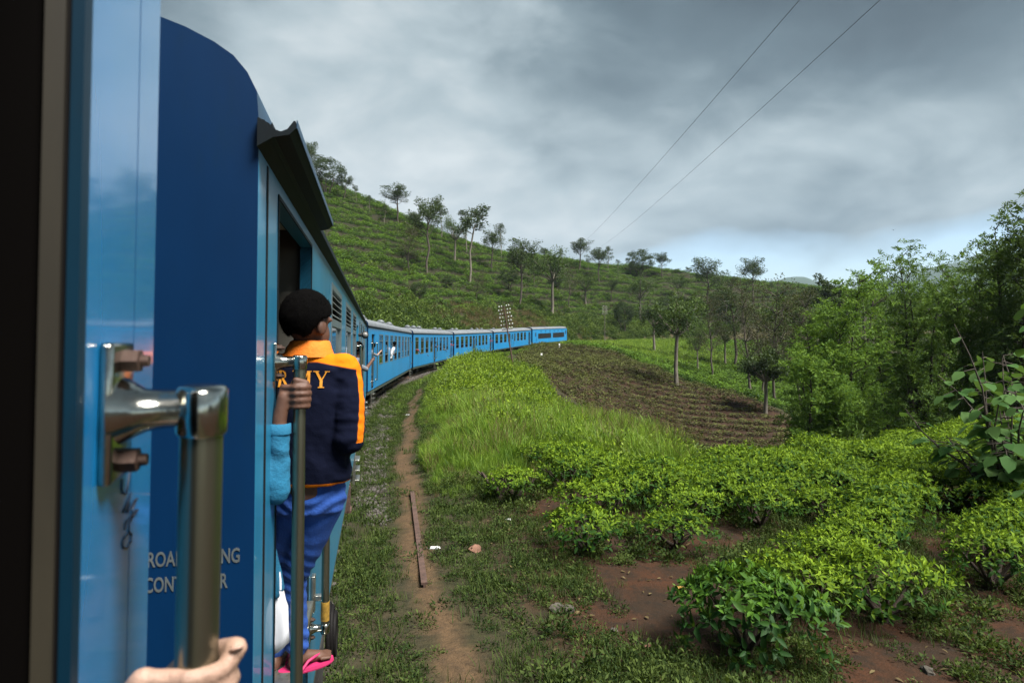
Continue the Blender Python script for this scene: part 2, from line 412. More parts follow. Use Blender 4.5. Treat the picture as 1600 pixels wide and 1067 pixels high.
def outer_h(d, th):
    bank = 2.1 * sstep(3.4, 6.2, d)
    h = bank + .60 * np.clip(d - 5.5, 0, None)
    c = crest(th); k = 3.0
    hc = -k * np.log(np.exp(-np.clip(h, 0, 200) / k) + np.exp(-(c + 0 * h) / k))
    dc = c / .60 + 8
    return hc - .22 * np.clip(d - dc - 6, 0, 200)
def gz(x, y):
    x = np.asarray(x, float); y = np.asarray(y, float)
    s, d, th = track_sd(x, y)
    zt = track_z(s)
    zi = inner_z(x, y)
    zo = zt - .3 + outer_h(d, th) + sstep(5, 14, d) * (fbm(x * .06, y * .06, 4, 3) * 3.4 + .35 * np.sin(d * 1.1 + 3 * fbm(x * .04, y * .04, 2, 9)) * sstep(8, 20, d))
    bed = zt - .3
    w = sstep(-5.2, -2.2, d)
    z = zi * (1 - w) + bed * w
    z = np.where(d > 2.5, zo, z)
    # ballast shoulder under the sleepers
    z = z + .14 * (1 - sstep(1.3, 2.0, np.abs(d)))
    amp = (1 - sstep(2.0, 1.6, np.abs(d)) * .7) if False else 1
    z = z + .10 * fbm(x * .9, y * .9, 4, 21) * (np.abs(d) > 1.9) + sstep(6, 20, -d) * .5 * fbm(x * .12, y * .12, 3, 33) * sstep(24, 40, y)
    return z
def gz1(x, y): return float(gz(np.array([x]), np.array([y]))[0])
def ray(u, v, d0=3.0, d1=420.0):
    """first point where the sight line through photo pixel u,v meets the land"""
    t = np.geomspace(d0, d1, 2400); x = (u - 800) / 1000 * t; z = CZ + (533 - v) / 1000 * t
    b = np.where(z < gz(x, t))[0]
    if len(b) == 0: return None
    return np.array([x[b[0]], t[b[0]], z[b[0]]])
def path_off(s):  # footpath centre, metres inside of the track centre
    return np.interp(s, [-10, 4, 8, 12, 17, 23, 40, 60], [-2.45, -2.5, -2.62, -2.6, -2.75, -2.95, -3.0, -3.0]) + .10 * np.sin(np.asarray(s) * .9)

def axis_coords(lo, hi, f0, f1, step, grow):
    a = list(np.arange(f0, f1, step)); c = step
    while a[-1] < hi: c *= grow; a.append(a[-1] + c)
    c = step; b = [f0]
    while b[-1] > lo: c *= grow; b.append(b[-1] - c)
    return np.array(b[1:][::-1] + a)
gx = axis_coords(-430, 560, -3, 7, .13, 1.028); gy = axis_coords(-70, 620, 3.0, 15, .13, 1.022)
XX, YY = np.meshgrid(gx, gy); ZZ = gz(XX, YY)
s_, d_, th_ = track_sd(XX, YY)
nz1 = fbm(XX * .8, YY * .8, 4, 50); nz2 = fbm(XX * 2.7, YY * 2.7, 3, 60)
po = path_off(s_)
m_path = (1 - sstep(.08, .27, np.abs(d_ - po) + nz2 * .32)) * (s_ > -20) * (1 - sstep(34, 46, s_))
m_grav = np.clip(1 - sstep(.12, .40, np.abs(d_ + 1.95) + nz1 * .5), 0, 1) * sstep(9.5, 12.5, s_) * (1 - sstep(26, 40, s_)) + (1 - sstep(1.35, 1.75, np.abs(d_) + nz2 * .3))
tea_zone = sstep(3.3, 4.3, -d_ + nz1 * 1.2) * (1 - sstep(0, 1.2, (YY - 13.2 - .62 * np.clip(XX - 1.5, -20, 99) + nz1))) * (YY > -30) * (XX < 40)
m_soil = np.clip(tea_zone, 0, 1)
m_hill = sstep(5.5, 8, d_)
m_dark = np.zeros_like(XX)
def in_dark(x, y):   # the freshly pruned slope
    s, d, th = track_sd(x, y)
    cr = np.interp(y, [48, 56, 62, 68, 72, 76, 80, 88, 100, 106, 114], [14, 24, 28, 28.4, 26.8, 24.6, 21.4, 20.2, 17.2, 12.5, 5])
    lo = np.interp(y, [48, 56, 62, 75, 100], [6.5, 4.5, 2.5, .6, 1.5])
    return (y > 50) & (y < 112) & (x < cr) & (x > lo) & (d < -3.4)
m_dark = in_dark(XX, YY).astype(float)
m_bank = sstep(2.0, 3.2, d_) * (1 - sstep(6, 8, d_))
V = np.stack([XX, YY, ZZ], -1).reshape(-1, 3)
ny, nx = XX.shape
idx = np.arange(ny * nx).reshape(ny, nx)
F = np.stack([idx[:-1, :-1], idx[:-1, 1:], idx[1:, 1:], idx[1:, :-1]], -1).reshape(-1, 4)
c1 = np.stack([m_path, np.clip(m_grav, 0, 1), m_soil, np.ones_like(XX)], -1).reshape(-1, 4)
c2 = np.stack([m_hill, m_dark, m_bank, np.ones_like(XX)], -1).reshape(-1, 4)

def ground_mat():
    m = bpy.data.materials.new('earth'); m.use_nodes = True
    t = NT(m.node_tree); b = t.n['Principled BSDF']
    tc = t.new('ShaderNodeTexCoord'); v = tc.outputs['Object']
    a1 = t.new('ShaderNodeSeparateColor', ins={0: t.new('ShaderNodeAttribute', attribute_name='zones').outputs['Color']})
    a2 = t.new('ShaderNodeSeparateColor', ins={0: t.new('ShaderNodeAttribute', attribute_name='zones2').outputs['Color']})
    n1 = t.noise(v, 1.3, 6, .6); n2 = t.noise(v, 7, 6, .65); n3 = t.noise(v, 45, 4, .6)
    k = lambda n, g, o: t.math('MULTIPLY_ADD', n, g, o, clamp=True)
    verge = t.mix(k(n1, 4, -1.6), (.042, .042, .018), (.055, .044, .026))
    verge = t.mix(k(n2, 5, -2.2), verge, (.026, .028, .014))
    soil = t.mix(k(n1, 5, -2.2), (.034, .020, .012), (.066, .027, .013))
    soil = t.mix(k(n2, 5, -2.4), soil, (.022, .016, .011))
    path = t.mix(k(n2, 4, -1.6), (.125, .078, .041), (.080, .053, .030))
    grav = t.mix(k(n3, 5, -2.0), (.062, .056, .048), (.032, .029, .023))
    hill = t.mix(k(n1, 3, -1), (.018, .028, .009), (.030, .024, .014))
    dark = t.mix(k(n1, 4, -1.5), (.050, .027, .016), (.032, .019, .012))
    bank = t.mix(k(n1, 4, -1.5), (.04, .055, .016), (.09, .065, .035))
    c = t.mix(a1.outputs[2], verge, soil)
    c = t.mix(a1.outputs[1], c, grav); c = t.mix(a1.outputs[0], c, path)
    c = t.mix(a2.outputs[0], c, hill); c = t.mix(a2.outputs[1], c, dark); c = t.mix(a2.outputs[2], c, bank)
    c = t.mix(k(n3, 1.2, -.35), c, (.02, .015, .01))
    t.l.new(c, b.inputs['Base Color']); b.inputs['Roughness'].default_value = .95; b.inputs['Specular IOR Level'].default_value = .15
    h = t.math('ADD', t.math('MULTIPLY', n3, .4), n2)
    bp = t.new('ShaderNodeBump', ins={'Strength': .8, 'Distance': .05, 'Height': h}); t.l.new(bp.outputs[0], b.inputs['Normal'])
    return m
g = link('ground', fastmesh('ground', V, F, ground_mat(), True, {'zones': c1, 'zones2': c2}))
tag(g, 'uneven earth of the hillside, verge and tea field', kind='structure')

# far valley floor and mountains
def far_land():
    fx = np.linspace(-6500, 6800, 90); fy = np.linspace(-6000, 6800, 90)
    X, Y = np.meshgrid(fx, fy); Z = -46 + 30 * fbm(X * .0016, Y * .0016, 3, 5)
    n = len(fx); I = np.arange(n * n).reshape(n, n)
    m = mat('far_forest', (.03, .055, .02), .95, var=.4, vscale=.004)
    Fq = np.stack([I[:-1, :-1], I[:-1, 1:], I[1:, 1:], I[1:, :-1]], -1).reshape(-1, 4)
    tag(link('valley', fastmesh('valley', np.stack([X, Y, Z], -1).reshape(-1, 3), Fq, m, True)), 'distant green valley floor beyond the hills', kind='structure')
    # mountains: ridge ring segments
    a = np.linspace(R(10), R(75), 260); r = np.linspace(2600, 5600, 46)
    A, Q = np.meshgrid(a, r); X = Q * np.sin(A); Y = Q * np.cos(A)
    u = np.degrees(A)
    H = 4000 * np.cos(A) * np.interp(u, [10, 18, 21, 22.3, 23.4, 24.6, 26, 28, 30, 33, 35, 36.5, 39, 42, 46, 52, 60, 75], [.05, .07, .080, .092, .100, .098, .086, .084, .095, .112, .126, .136, .135, .12, .10, .09, .08, .06])
    prof = np.exp(-((Q - 4000) / 900) ** 2)
    Z = -60 + (H + 60) * prof * (1 + .22 * (1 - prof) * fbm(X * .0022, Y * .0022, 5, 70)) + 45 * fbm(X * .006, Y * .006, 4, 90) * prof
    n1_, n2_ = X.shape; I = np.arange(n1_ * n2_).reshape(n1_, n2_)
    Fq = np.stack([I[:-1, :-1], I[:-1, 1:], I[1:, 1:], I[1:, :-1]], -1).reshape(-1, 4)
    m = mat('mountain_forest', (.022, .05, .024), .95, var=.5, vscale=.006)
    tag(link('mountains', fastmesh('mountains', np.stack([X, Y, Z], -1).reshape(-1, 3), Fq, m, True)), 'far forested mountain ridge', kind='structure')
far_land()
def haze():
    m = bpy.data.materials.new('haze_air'); m.use_nodes = True; t = NT(m.node_tree); t.n.remove(t.n['Principled BSDF'])
    v = t.new('ShaderNodeVolumePrincipled', ins={'Color': (.62, .78, .96, 1), 'Density': .00009, 'Anisotropy': .0})
    t.l.new(v.outputs[0], t.n['Material Output'].inputs['Volume'])
    o = MB().box((-6600, -6100, -95), (6900, 6900, 760)).build('haze', m); tag(o, 'thin blue haze between the hills', kind='stuff')
haze()

# ---------------------------------------------------------------- scattering of growth nobody could count
def scatter(name, pts, rot, scl, sources, idx=None, parent=None, label=None, top=True):
    pts = np.asarray(pts, np.float32); n = len(pts)
    me = bpy.data.meshes.new(name); me.vertices.add(n); me.vertices.foreach_set('co', pts.ravel())
    scl = np.asarray(scl, np.float32)
    if scl.ndim == 1: scl = np.repeat(scl[:, None], 3, 1)
    for nm, arr in (('rot', rot), ('scl', scl)):
        at = me.attributes.new(nm, 'FLOAT_VECTOR', 'POINT'); at.data.foreach_set('vector', np.asarray(arr, np.float32).ravel())
    if idx is None: idx = rng.integers(0, len(sources), n)
    at = me.attributes.new('idx', 'INT', 'POINT'); at.data.foreach_set('value', np.asarray(idx, np.int32))
    o = link(name, me, parent)
    ng = bpy.data.node_groups.new(name, 'GeometryNodeTree')
    ng.interface.new_socket('Geometry', in_out='INPUT', socket_type='NodeSocketGeometry')
    ng.interface.new_socket('Geometry', in_out='OUTPUT', socket_type='NodeSocketGeometry')
    N = ng.nodes; L = ng.links
    gi = N.new('NodeGroupInput'); go = N.new('NodeGroupOutput')
    def attr(nm, typ):
        a = N.new('GeometryNodeInputNamedAttribute'); a.data_type = typ; a.inputs[0].default_value = nm; return a.outputs[0]
    ar, as_, ai = attr('rot', 'FLOAT_VECTOR'), attr('scl', 'FLOAT_VECTOR'), attr('idx', 'INT')
    join = N.new('GeometryNodeJoinGeometry')
    for k, src in enumerate(sources):
        oi = N.new('GeometryNodeObjectInfo'); oi.inputs[0].default_value = src; oi.inputs['As Instance'].default_value = True
        cmp = N.new('FunctionNodeCompare'); cmp.data_type = 'INT'; cmp.operation = 'EQUAL'
        ii = [s for s in cmp.inputs if s.type == 'INT']
        L.new(ai, ii[0]); ii[1].default_value = k
        ip = N.new('GeometryNodeInstanceOnPoints')
        e2r = N.new('FunctionNodeEulerToRotation'); L.new(ar, e2r.inputs[0])
        L.new(gi.outputs[0], ip.inputs['Points']); L.new(cmp.outputs[0], ip.inputs['Selection']); L.new(oi.outputs['Geometry'], ip.inputs['Instance'])
        L.new(e2r.outputs[0], ip.inputs['Rotation']); L.new(as_, ip.inputs['Scale'])
        L.new(ip.outputs[0], join.inputs[0])
    L.new(join.outputs[0], go.inputs[0])
    md = o.modifiers.new('scatter', 'NODES'); md.node_group = ng
    o['kind'] = 'stuff'
    if label: o['label'] = label
    return o
def source(me):
    return bpy.data.objects.new(me.name, me)          # not linked: only the shape that is scattered

def leaves(P, D, N, L, Wd, tint, detailed=False, fold=.25, curl=.15):
    """leaf blades: base P, direction D, normal N, length, width"""
    P = np.asarray(P, float); n = len(P)
    D = D / np.linalg.norm(D, axis=1, keepdims=True)
    Sd = np.cross(D, N); Sd /= np.linalg.norm(Sd, axis=1, keepdims=True) + 1e-9
    Nn = np.cross(Sd, D)
    L = np.broadcast_to(L, n)[:, None]; Wd = np.broadcast_to(Wd, n)[:, None]
    if detailed:
        v = [P, P + D * L * .33 + Sd * Wd * .46 + Nn * L * fold * .22, P + D * L * .70 + Sd * Wd * .36 + Nn * L * (fold * .15 - curl * .5), P + D * L - Nn * L * curl * 1.2,
             P + D * L * .70 - Sd * Wd * .36 + Nn * L * (fold * .15 - curl * .5), P + D * L * .33 - Sd * Wd * .46 + Nn * L * fold * .22, P + D * L * .35, P + D * L * .70 - Nn * L * curl * .6]
        f = [(0, 1, 6), (0, 6, 5), (1, 2, 7, 6), (6, 7, 4, 5), (2, 3, 7), (7, 3, 4)]
        f = [(0, 1, 6, 6), (0, 6, 5, 5), (1, 2, 7, 6), (6, 7, 4, 5), (2, 3, 7, 7), (7, 3, 4, 4)]
        f = [(0, 1, 2, 7), (0, 7, 4, 5), (7, 2, 3, 4)]
        v = v[:6] + [v[6]] + [v[7]]
        v = [v[0], v[1], v[2], v[3], v[4], v[5], v[7]]
        f = [(0, 1, 2, 6), (0, 6, 4, 5), (6, 2, 3, 4)]
    else:
        v = [P, P + D * L * .5 + Sd * Wd * .5 + Nn * L * fold * .3, P + D * L - Nn * L * curl, P + D * L * .5 - Sd * Wd * .5 + Nn * L * fold * .3]
        f = [(0, 1, 2, 3)]
    k = len(v); V = np.stack(v, 1).reshape(-1, 3)
    F = (np.arange(n)[:, None, None] * k + np.array(f)[None]).reshape(-1, 4)
    T = np.repeat(np.broadcast_to(tint, n), k)
    return V, F, T
def leafmesh(name, parts, material):
    V = []; F = []; T = []; b = 0
    for v, f, t in parts: V.append(v); F.append(f + b); T.append(t); b += len(v)
    return fastmesh(name, np.concatenate(V), np.concatenate(F), material, True, {'tint': np.concatenate(T)})
def unit(n, r=None):
    r = r or rng
    v = r.normal(size=(n, 3)); return v / np.linalg.norm(v, axis=1, keepdims=True)
def grass_tuft(name, n, hmin, hmax, spread, wid, material, r, lean=.5):
    V = []; F = []; T = []
    seg = 3
    a = r.uniform(0, 2 * math.pi, n); h = r.uniform(hmin, hmax, n); b = r.normal(size=(n, 2)) * spread
    out = r.uniform(.15, 1, n) * lean
    for i in range(n):
        d = np.array([math.cos(a[i]), math.sin(a[i])]); sd = np.array([-d[1], d[0]])
        base = len(V) ; tt = r.uniform(.1, .9)
        for k in range(seg + 1):
            q = k / seg; z = h[i] * (q - .35 * out[i] * q * q); rr = out[i] * h[i] * q ** 1.8
            w = wid * (1 - q ** 1.5) * (1 if k < seg else .1)
            c = b[i] + d * rr
            V.append((*(c + sd * w), z)); V.append((*(c - sd * w), z)); T += [tt * (.5 + .5 * q)] * 2
        for k in range(seg): F.append((base + 2 * k, base + 2 * k + 2, base + 2 * k + 3, base + 2 * k + 1))
    return fastmesh(name, V, np.array(F), material, True, {'tint': np.array(T)})
def leafy_clump(name, n, rad, hgt, ll, lw, material, r, detailed=False, flat=.5, dens=.6):
    """bushy weed / scrub: leaves through a dome"""
    u = unit(n, r); u[:, 2] = np.abs(u[:, 2])
    q = r.uniform(.35, 1, n) ** dens
    lump = .75 + .35 * np.sin(u[:, 0] * 5 + r.uniform(0, 6)) * np.sin(u[:, 1] * 4 + r.uniform(0, 6)) + .12 * r.normal(size=n)
    P = u * (q * lump)[:, None] * np.array([rad, rad, hgt])
    D = u + r.normal(size=(n, 3)) * .6; D[:, 2] += flat * .4
    N = np.tile([0, 0, 1.], (n, 1)) + r.normal(size=(n, 3)) * flat
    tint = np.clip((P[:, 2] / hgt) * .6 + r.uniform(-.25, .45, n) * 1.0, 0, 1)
    return leafmesh(name, [leaves(P, D, N, ll * r.uniform(.6, 1.3, n), lw * r.uniform(.7, 1.2, n), tint, detailed)], material)
# ---------------------------------------------------------------- railway track
def build_track():
    root = empty('railway_track'); tag(root, 'curved single railway track under the train', kind='structure')
    ss = np.arange(-25, 235, 2.0)
    for off in (-.838, .838):
        pts = [track_pt(s, off)[0] for s in ss]
        mb = MB(); prof = [(-.07, -.16), (.07, -.16), (.07, -.145), (.012, -.13), (.012, -.04), (.036, -.03), (.036, 0), (-.036, 0), (-.036, -.03), (-.012, -.04), (-.012, -.13), (-.07, -.145)]
        rings = []
        for s, p in zip(ss, pts):
            _, t = track_pt(s, off); n = np.array([-t[1], t[0], 0])
            rings.append([(p[0] + n[0] * a, p[1] + n[1] * a, p[2] + b) for a, b in prof])
        mb.loft(rings, True, False).build('rail', M['rail'], root)
    sm = MB().box((-1.32, -.12, -.30), (1.32, .12, -.162), .012).mesh('sleeper', M['sleeper'])
    k = 0; s = -6.0
    while s < 128:
        p, t = track_pt(s); o = link('sleeper', sm, root)
        o.location = (p[0], p[1], p[2]); o.rotation_euler = (0, random.uniform(-.01, .01), math.atan2(-t[0], t[1]) + random.uniform(-.03, .03))
        s += .72
build_track()

# ---------------------------------------------------------------- carriages
WID = 2.86
LEN = 22.92
CARS = {2: ((-.73, 1.83), -12.03), 3: ((-5.64, 25.12), -4.67), 4: ((-7.52, 48.84), 2.27), 5: ((-6.53, 72.62), 9.13), 6: ((-2.70, 96.11), 15.84), 7: ((3.85, 118.99), 22.86)}
def frame(P, a, roll, L=LEN):
    a = R(a); s0 = float(track_sd(P[0], P[1])[0]); z0 = float(track_z(s0)); z1 = float(track_z(s0 + L)); g = (z1 - z0) / L
    X = Vector((math.sin(a), math.cos(a), g)).normalized(); Y = Vector((-math.cos(a), math.sin(a), 0)); Z = X.cross(Y)
    m = Matrix(((X.x, Y.x, Z.x, P[0]), (X.y, Y.y, Z.y, P[1]), (X.z, Y.z, Z.z, z0), (0, 0, 0, 1)))
    return m @ Matrix.Translation((0, 0, CZ)) @ Matrix.Rotation(R(roll), 4, 'X') @ Matrix.Translation((0, 0, -CZ))
ZB, ZG, ZF = .68, 3.25, 1.29
ROOF = [(0, 3.25), (.002, 3.30), (.007, 3.365), (.033, 3.417), (.07, 3.46), (.121, 3.493), (.196, 3.527), (.3, 3.56), (.6, 3.64), (1.0, 3.71), (1.43, 3.735)]
ROOF = ROOF + [(WID - y, z) for y, z in ROOF[-2::-1]]

def side_panel(mb, holes, x0, x1, z0, z1, y, th, nz=1):
    xs = sorted({x0, x1, *[h[0] for h in holes], *[h[1] for h in holes]}); zs = sorted({z0, z1, *[h[2] for h in holes], *[h[3] for h in holes]})
    xs = [x for x in xs if x0 <= x <= x1]; zs = [z for z in zs if z0 <= z <= z1]
    def hole(xa, xb, za, zb):
        xm, zm = (xa + xb) / 2, (za + zb) / 2
        return any(h[0] < xm < h[1] and h[2] < zm < h[3] for h in holes)
    for xa, xb in zip(xs, xs[1:]):
        for za, zb in zip(zs, zs[1:]):
            if hole(xa, xb, za, zb): continue
            for yy in (y, y + th):
                mb.add([(xa, yy, za), (xb, yy, za), (xb, yy, zb), (xa, yy, zb)], [(0, 1, 2, 3)])
    for (a, b, c, d) in list(holes):
        c2, d2 = max(c, z0), min(d, z1)
        mb.add([(a, y, c2), (a, y + th, c2), (a, y + th, d2), (a, y, d2)], [(0, 1, 2, 3)]); mb.add([(b, y, c2), (b, y + th, c2), (b, y + th, d2), (b, y, d2)], [(0, 1, 2, 3)])
        mb.add([(a, y, d2), (a, y + th, d2), (b, y + th, d2), (b, y, d2)], [(0, 1, 2, 3)])
        if c > z0: mb.add([(a, y, c2), (a, y + th, c2), (b, y + th, c2), (b, y, c2)], [(0, 1, 2, 3)])
    for xx in (x0, x1): mb.add([(xx, y, z0), (xx, y + th, z0), (xx, y + th, z1), (xx, y, z1)], [(0, 1, 2, 3)])
    mb.add([(x0, y, z0), (x1, y, z0), (x1, y + th, z0), (x0, y + th, z0)], [(0, 1, 2, 3)])

MESH = {}
def bogie_meshes():
    f = MB()
    for y in (.34, WID - .34):
        f.prism([(-1.75, .62), (-1.2, .62), (-.9, .48), (.9, .48), (1.2, .62), (1.75, .62), (1.75, .82), (-1.75, .82)], 'y', y - .06, y + .06)
        for x in (-1.25, 1.25): f.box((x - .16, y - .14, .36), (x + .16, y + .14, .66), .03)
        for x in (-.22, .22):
            f.tube([(x, y - .02, .42 + .04 * k) for k in range(8)], [.10 if k % 2 else .075 for k in range(8)], 10)
    f.box((-.3, .3, .50), (.3, WID - .3, .72))
    MESH['bogie'] = f.mesh('bogie', M['under'])
    w = MB(); prof = [(.0, .02), (.12, .02), (.14, .055), (.34, .05), (.36, .015), (.43, .02), (.43, .12), (.46, .135), (.45, .15), (.15, .13), (.0, .13)]
    n = 20; rings = [[(r * math.cos(2 * math.pi * k / n), yy, r * math.sin(2 * math.pi * k / n)) for k in range(n)] for r, yy in [(max(r, .005), y) for r, y in prof]]
    w.loft(rings, True)
    MESH['wheel'] = w.mesh('wheel', M['wheel'])
    st = MB()
    for x in (-.26, .26): st.box((x - .02, -.02, .06), (x + .02, .02, .72))
    for z in (.12, .30, .48): st.box((-.24, -.10, z - .014), (.24, .06, z + .014), .004)
    MESH['step'] = st.mesh('step', M['steel'])
    v = MB()
    n = 10; rings = []
    for x, r in ((-.30, .02), (-.29, .13), (-.2, .20), (0, .22), (.2, .20), (.29, .13), (.30, .02)):
        rings.append([(x, r * 1.35 * math.cos(math.pi * k / (n - 1)), r * math.sin(math.pi * k / (n - 1))) for k in range(n)])
    v.loft(rings, True)
    MESH['vent'] = v.mesh('roof_vent', M['vent'])
    va = MB().box((-.18, -.36, -.05), (.18, .36, .06), .01); MESH['ventbase'] = va.mesh('vent_base', M['roof'])
    # handrail with two brackets; origin on the side sheet, rail runs z0..z1
    b = MB(); b.box((-.028, -.012, -.064), (.028, 0, .064), .004); MESH['plate'] = b.mesh('bracket_plate', M['chrome'])
    a = MB(); a.tube([(0, -.008, 0), (0, -.022, 0), (0, -.032, 0), (0, -.05, .001), (0, -.085, .002)], [.034, .026, .0205, .0185, .0185], 16)
    a.tube([(0, -.083, -.024), (0, -.083, -.021), (0, -.083, .018), (0, -.083, .0225), (0, -.083, .024)], [.0225, .0245, .0245, .022, .016], 24)
    MESH['arm'] = a.mesh('bracket_arm', M['chrome'])
    q = MB()
    q.tube([(0, -.012, 0), (0, -.019, 0), (0, -.026, 0), (0, -.027, 0)], [.0115, .0115, .0115, .006], 6, sm=False); q.tube([(0, -.026, 0), (0, -.034, 0)], [.006, .0055], 10)
    MESH['bolt'] = q.mesh('bolt', M['bolt'])
bogie_meshes()
def handrail(parent, x, z0, z1, tape=False):
    h = MB().tube([(0, -.083, z) for z in np.linspace(z0, z1 - .02, 8)], .0205, 24).build('handrail', M['pole'], parent); h.location = (x, 0, 0)
    for z in (z0 + .03, z1 - .024):
        for nm in ('plate', 'arm'):
            link('bracket_' + nm, MESH[nm], h, (0, 0, z))
        for dz in (-.047, .047): link('bolt', MESH['bolt'], h, (0, 0, z + dz))
    if tape: MB().tube([(0, -.083, z0 + .07), (0, -.083, z0 + .17)], .0225, 20).build('tape_band', M['yellow'], h)
    return h
def window(parent, x0, x1, z0, z1, style, r):
    f = MB(); w = .045
    for a, b in (((x0, z0), (x0 + w, z1)), ((x1 - w, z0), (x1, z1)), ((x0 + w, z0), (x1 - w, z0 + w)), ((x0 + w, z1 - w), (x1 - w, z1))):
        f.box((a[0], -.006, a[1]), (b[0], .05, b[1]))
    xm = (x0 + x1) / 2
    if style == 'louver':
        zl, zg_ = 2.80, 2.38
        f.box((x0 + w, -.004, zl - .03), (x1 - w, .045, zl + .03)); f.box((x0 + w, .004, zg_ - .025), (x1 - w, .045, zg_ + .025))
        o = f.build('window', M['frame'], parent)
        zz = zl + .05
        while zz < z1 - w - .02:
            link('louver', MESH.setdefault(('lv', round(x1 - x0, 2)), MB().prism([(-.012, 0), (.035, .035), (.035, .042), (-.012, .007)], 'x', 0, x1 - x0 - 2 * w).mesh('louver', M['louver'])), o, (x0 + w, .004, zz)); zz += .05
        MB().box((x0 + w, .020, zg_ + .025), (x1 - w, .026, zl - .03)).build('pane', M['glass'], o)
        MB().box((x0 + w, .030, zg_ - .10), (x1 - w, .036, zg_ - .025)).build('pane', M['glass'], o)
    else:
        zb = z0 + (z1 - z0) * .30; zt = z0 + (z1 - z0) * .78
        f.box((x0 + w, .0, zb - .025), (x1 - w, .045, zb + .025)); f.box((x0 + w, .004, zt - .02), (x1 - w, .045, zt + .02))
        o = f.build('window', M['frame'], parent)
        MB().box((x0 + w, .020, zt + .02), (x1 - w, .026, z1 - w)).build('pane', M['glass'], o)
        MB().box((x0 + w, .020, zb + .025), (x1 - w, .026, zt - .02)).build('pane', M['glass'], o)
        if r.random() < .35: MB().box((x0 + w, .020, z0 + w), (x1 - w, .026, zb - .025)).build('pane', M['glass'], o)
    return o
def bogie(parent, x):
    b = link('bogie', MESH['bogie'], parent, (x, 0, 0))
    for wx in (-1.25, 1.25):
        for y, sgn in ((.52, 1), (WID - .52, -1)):
            w = link('wheel', MESH['wheel'], b, (wx, y, .44)); w.scale = (1, sgn, 1)
    return b

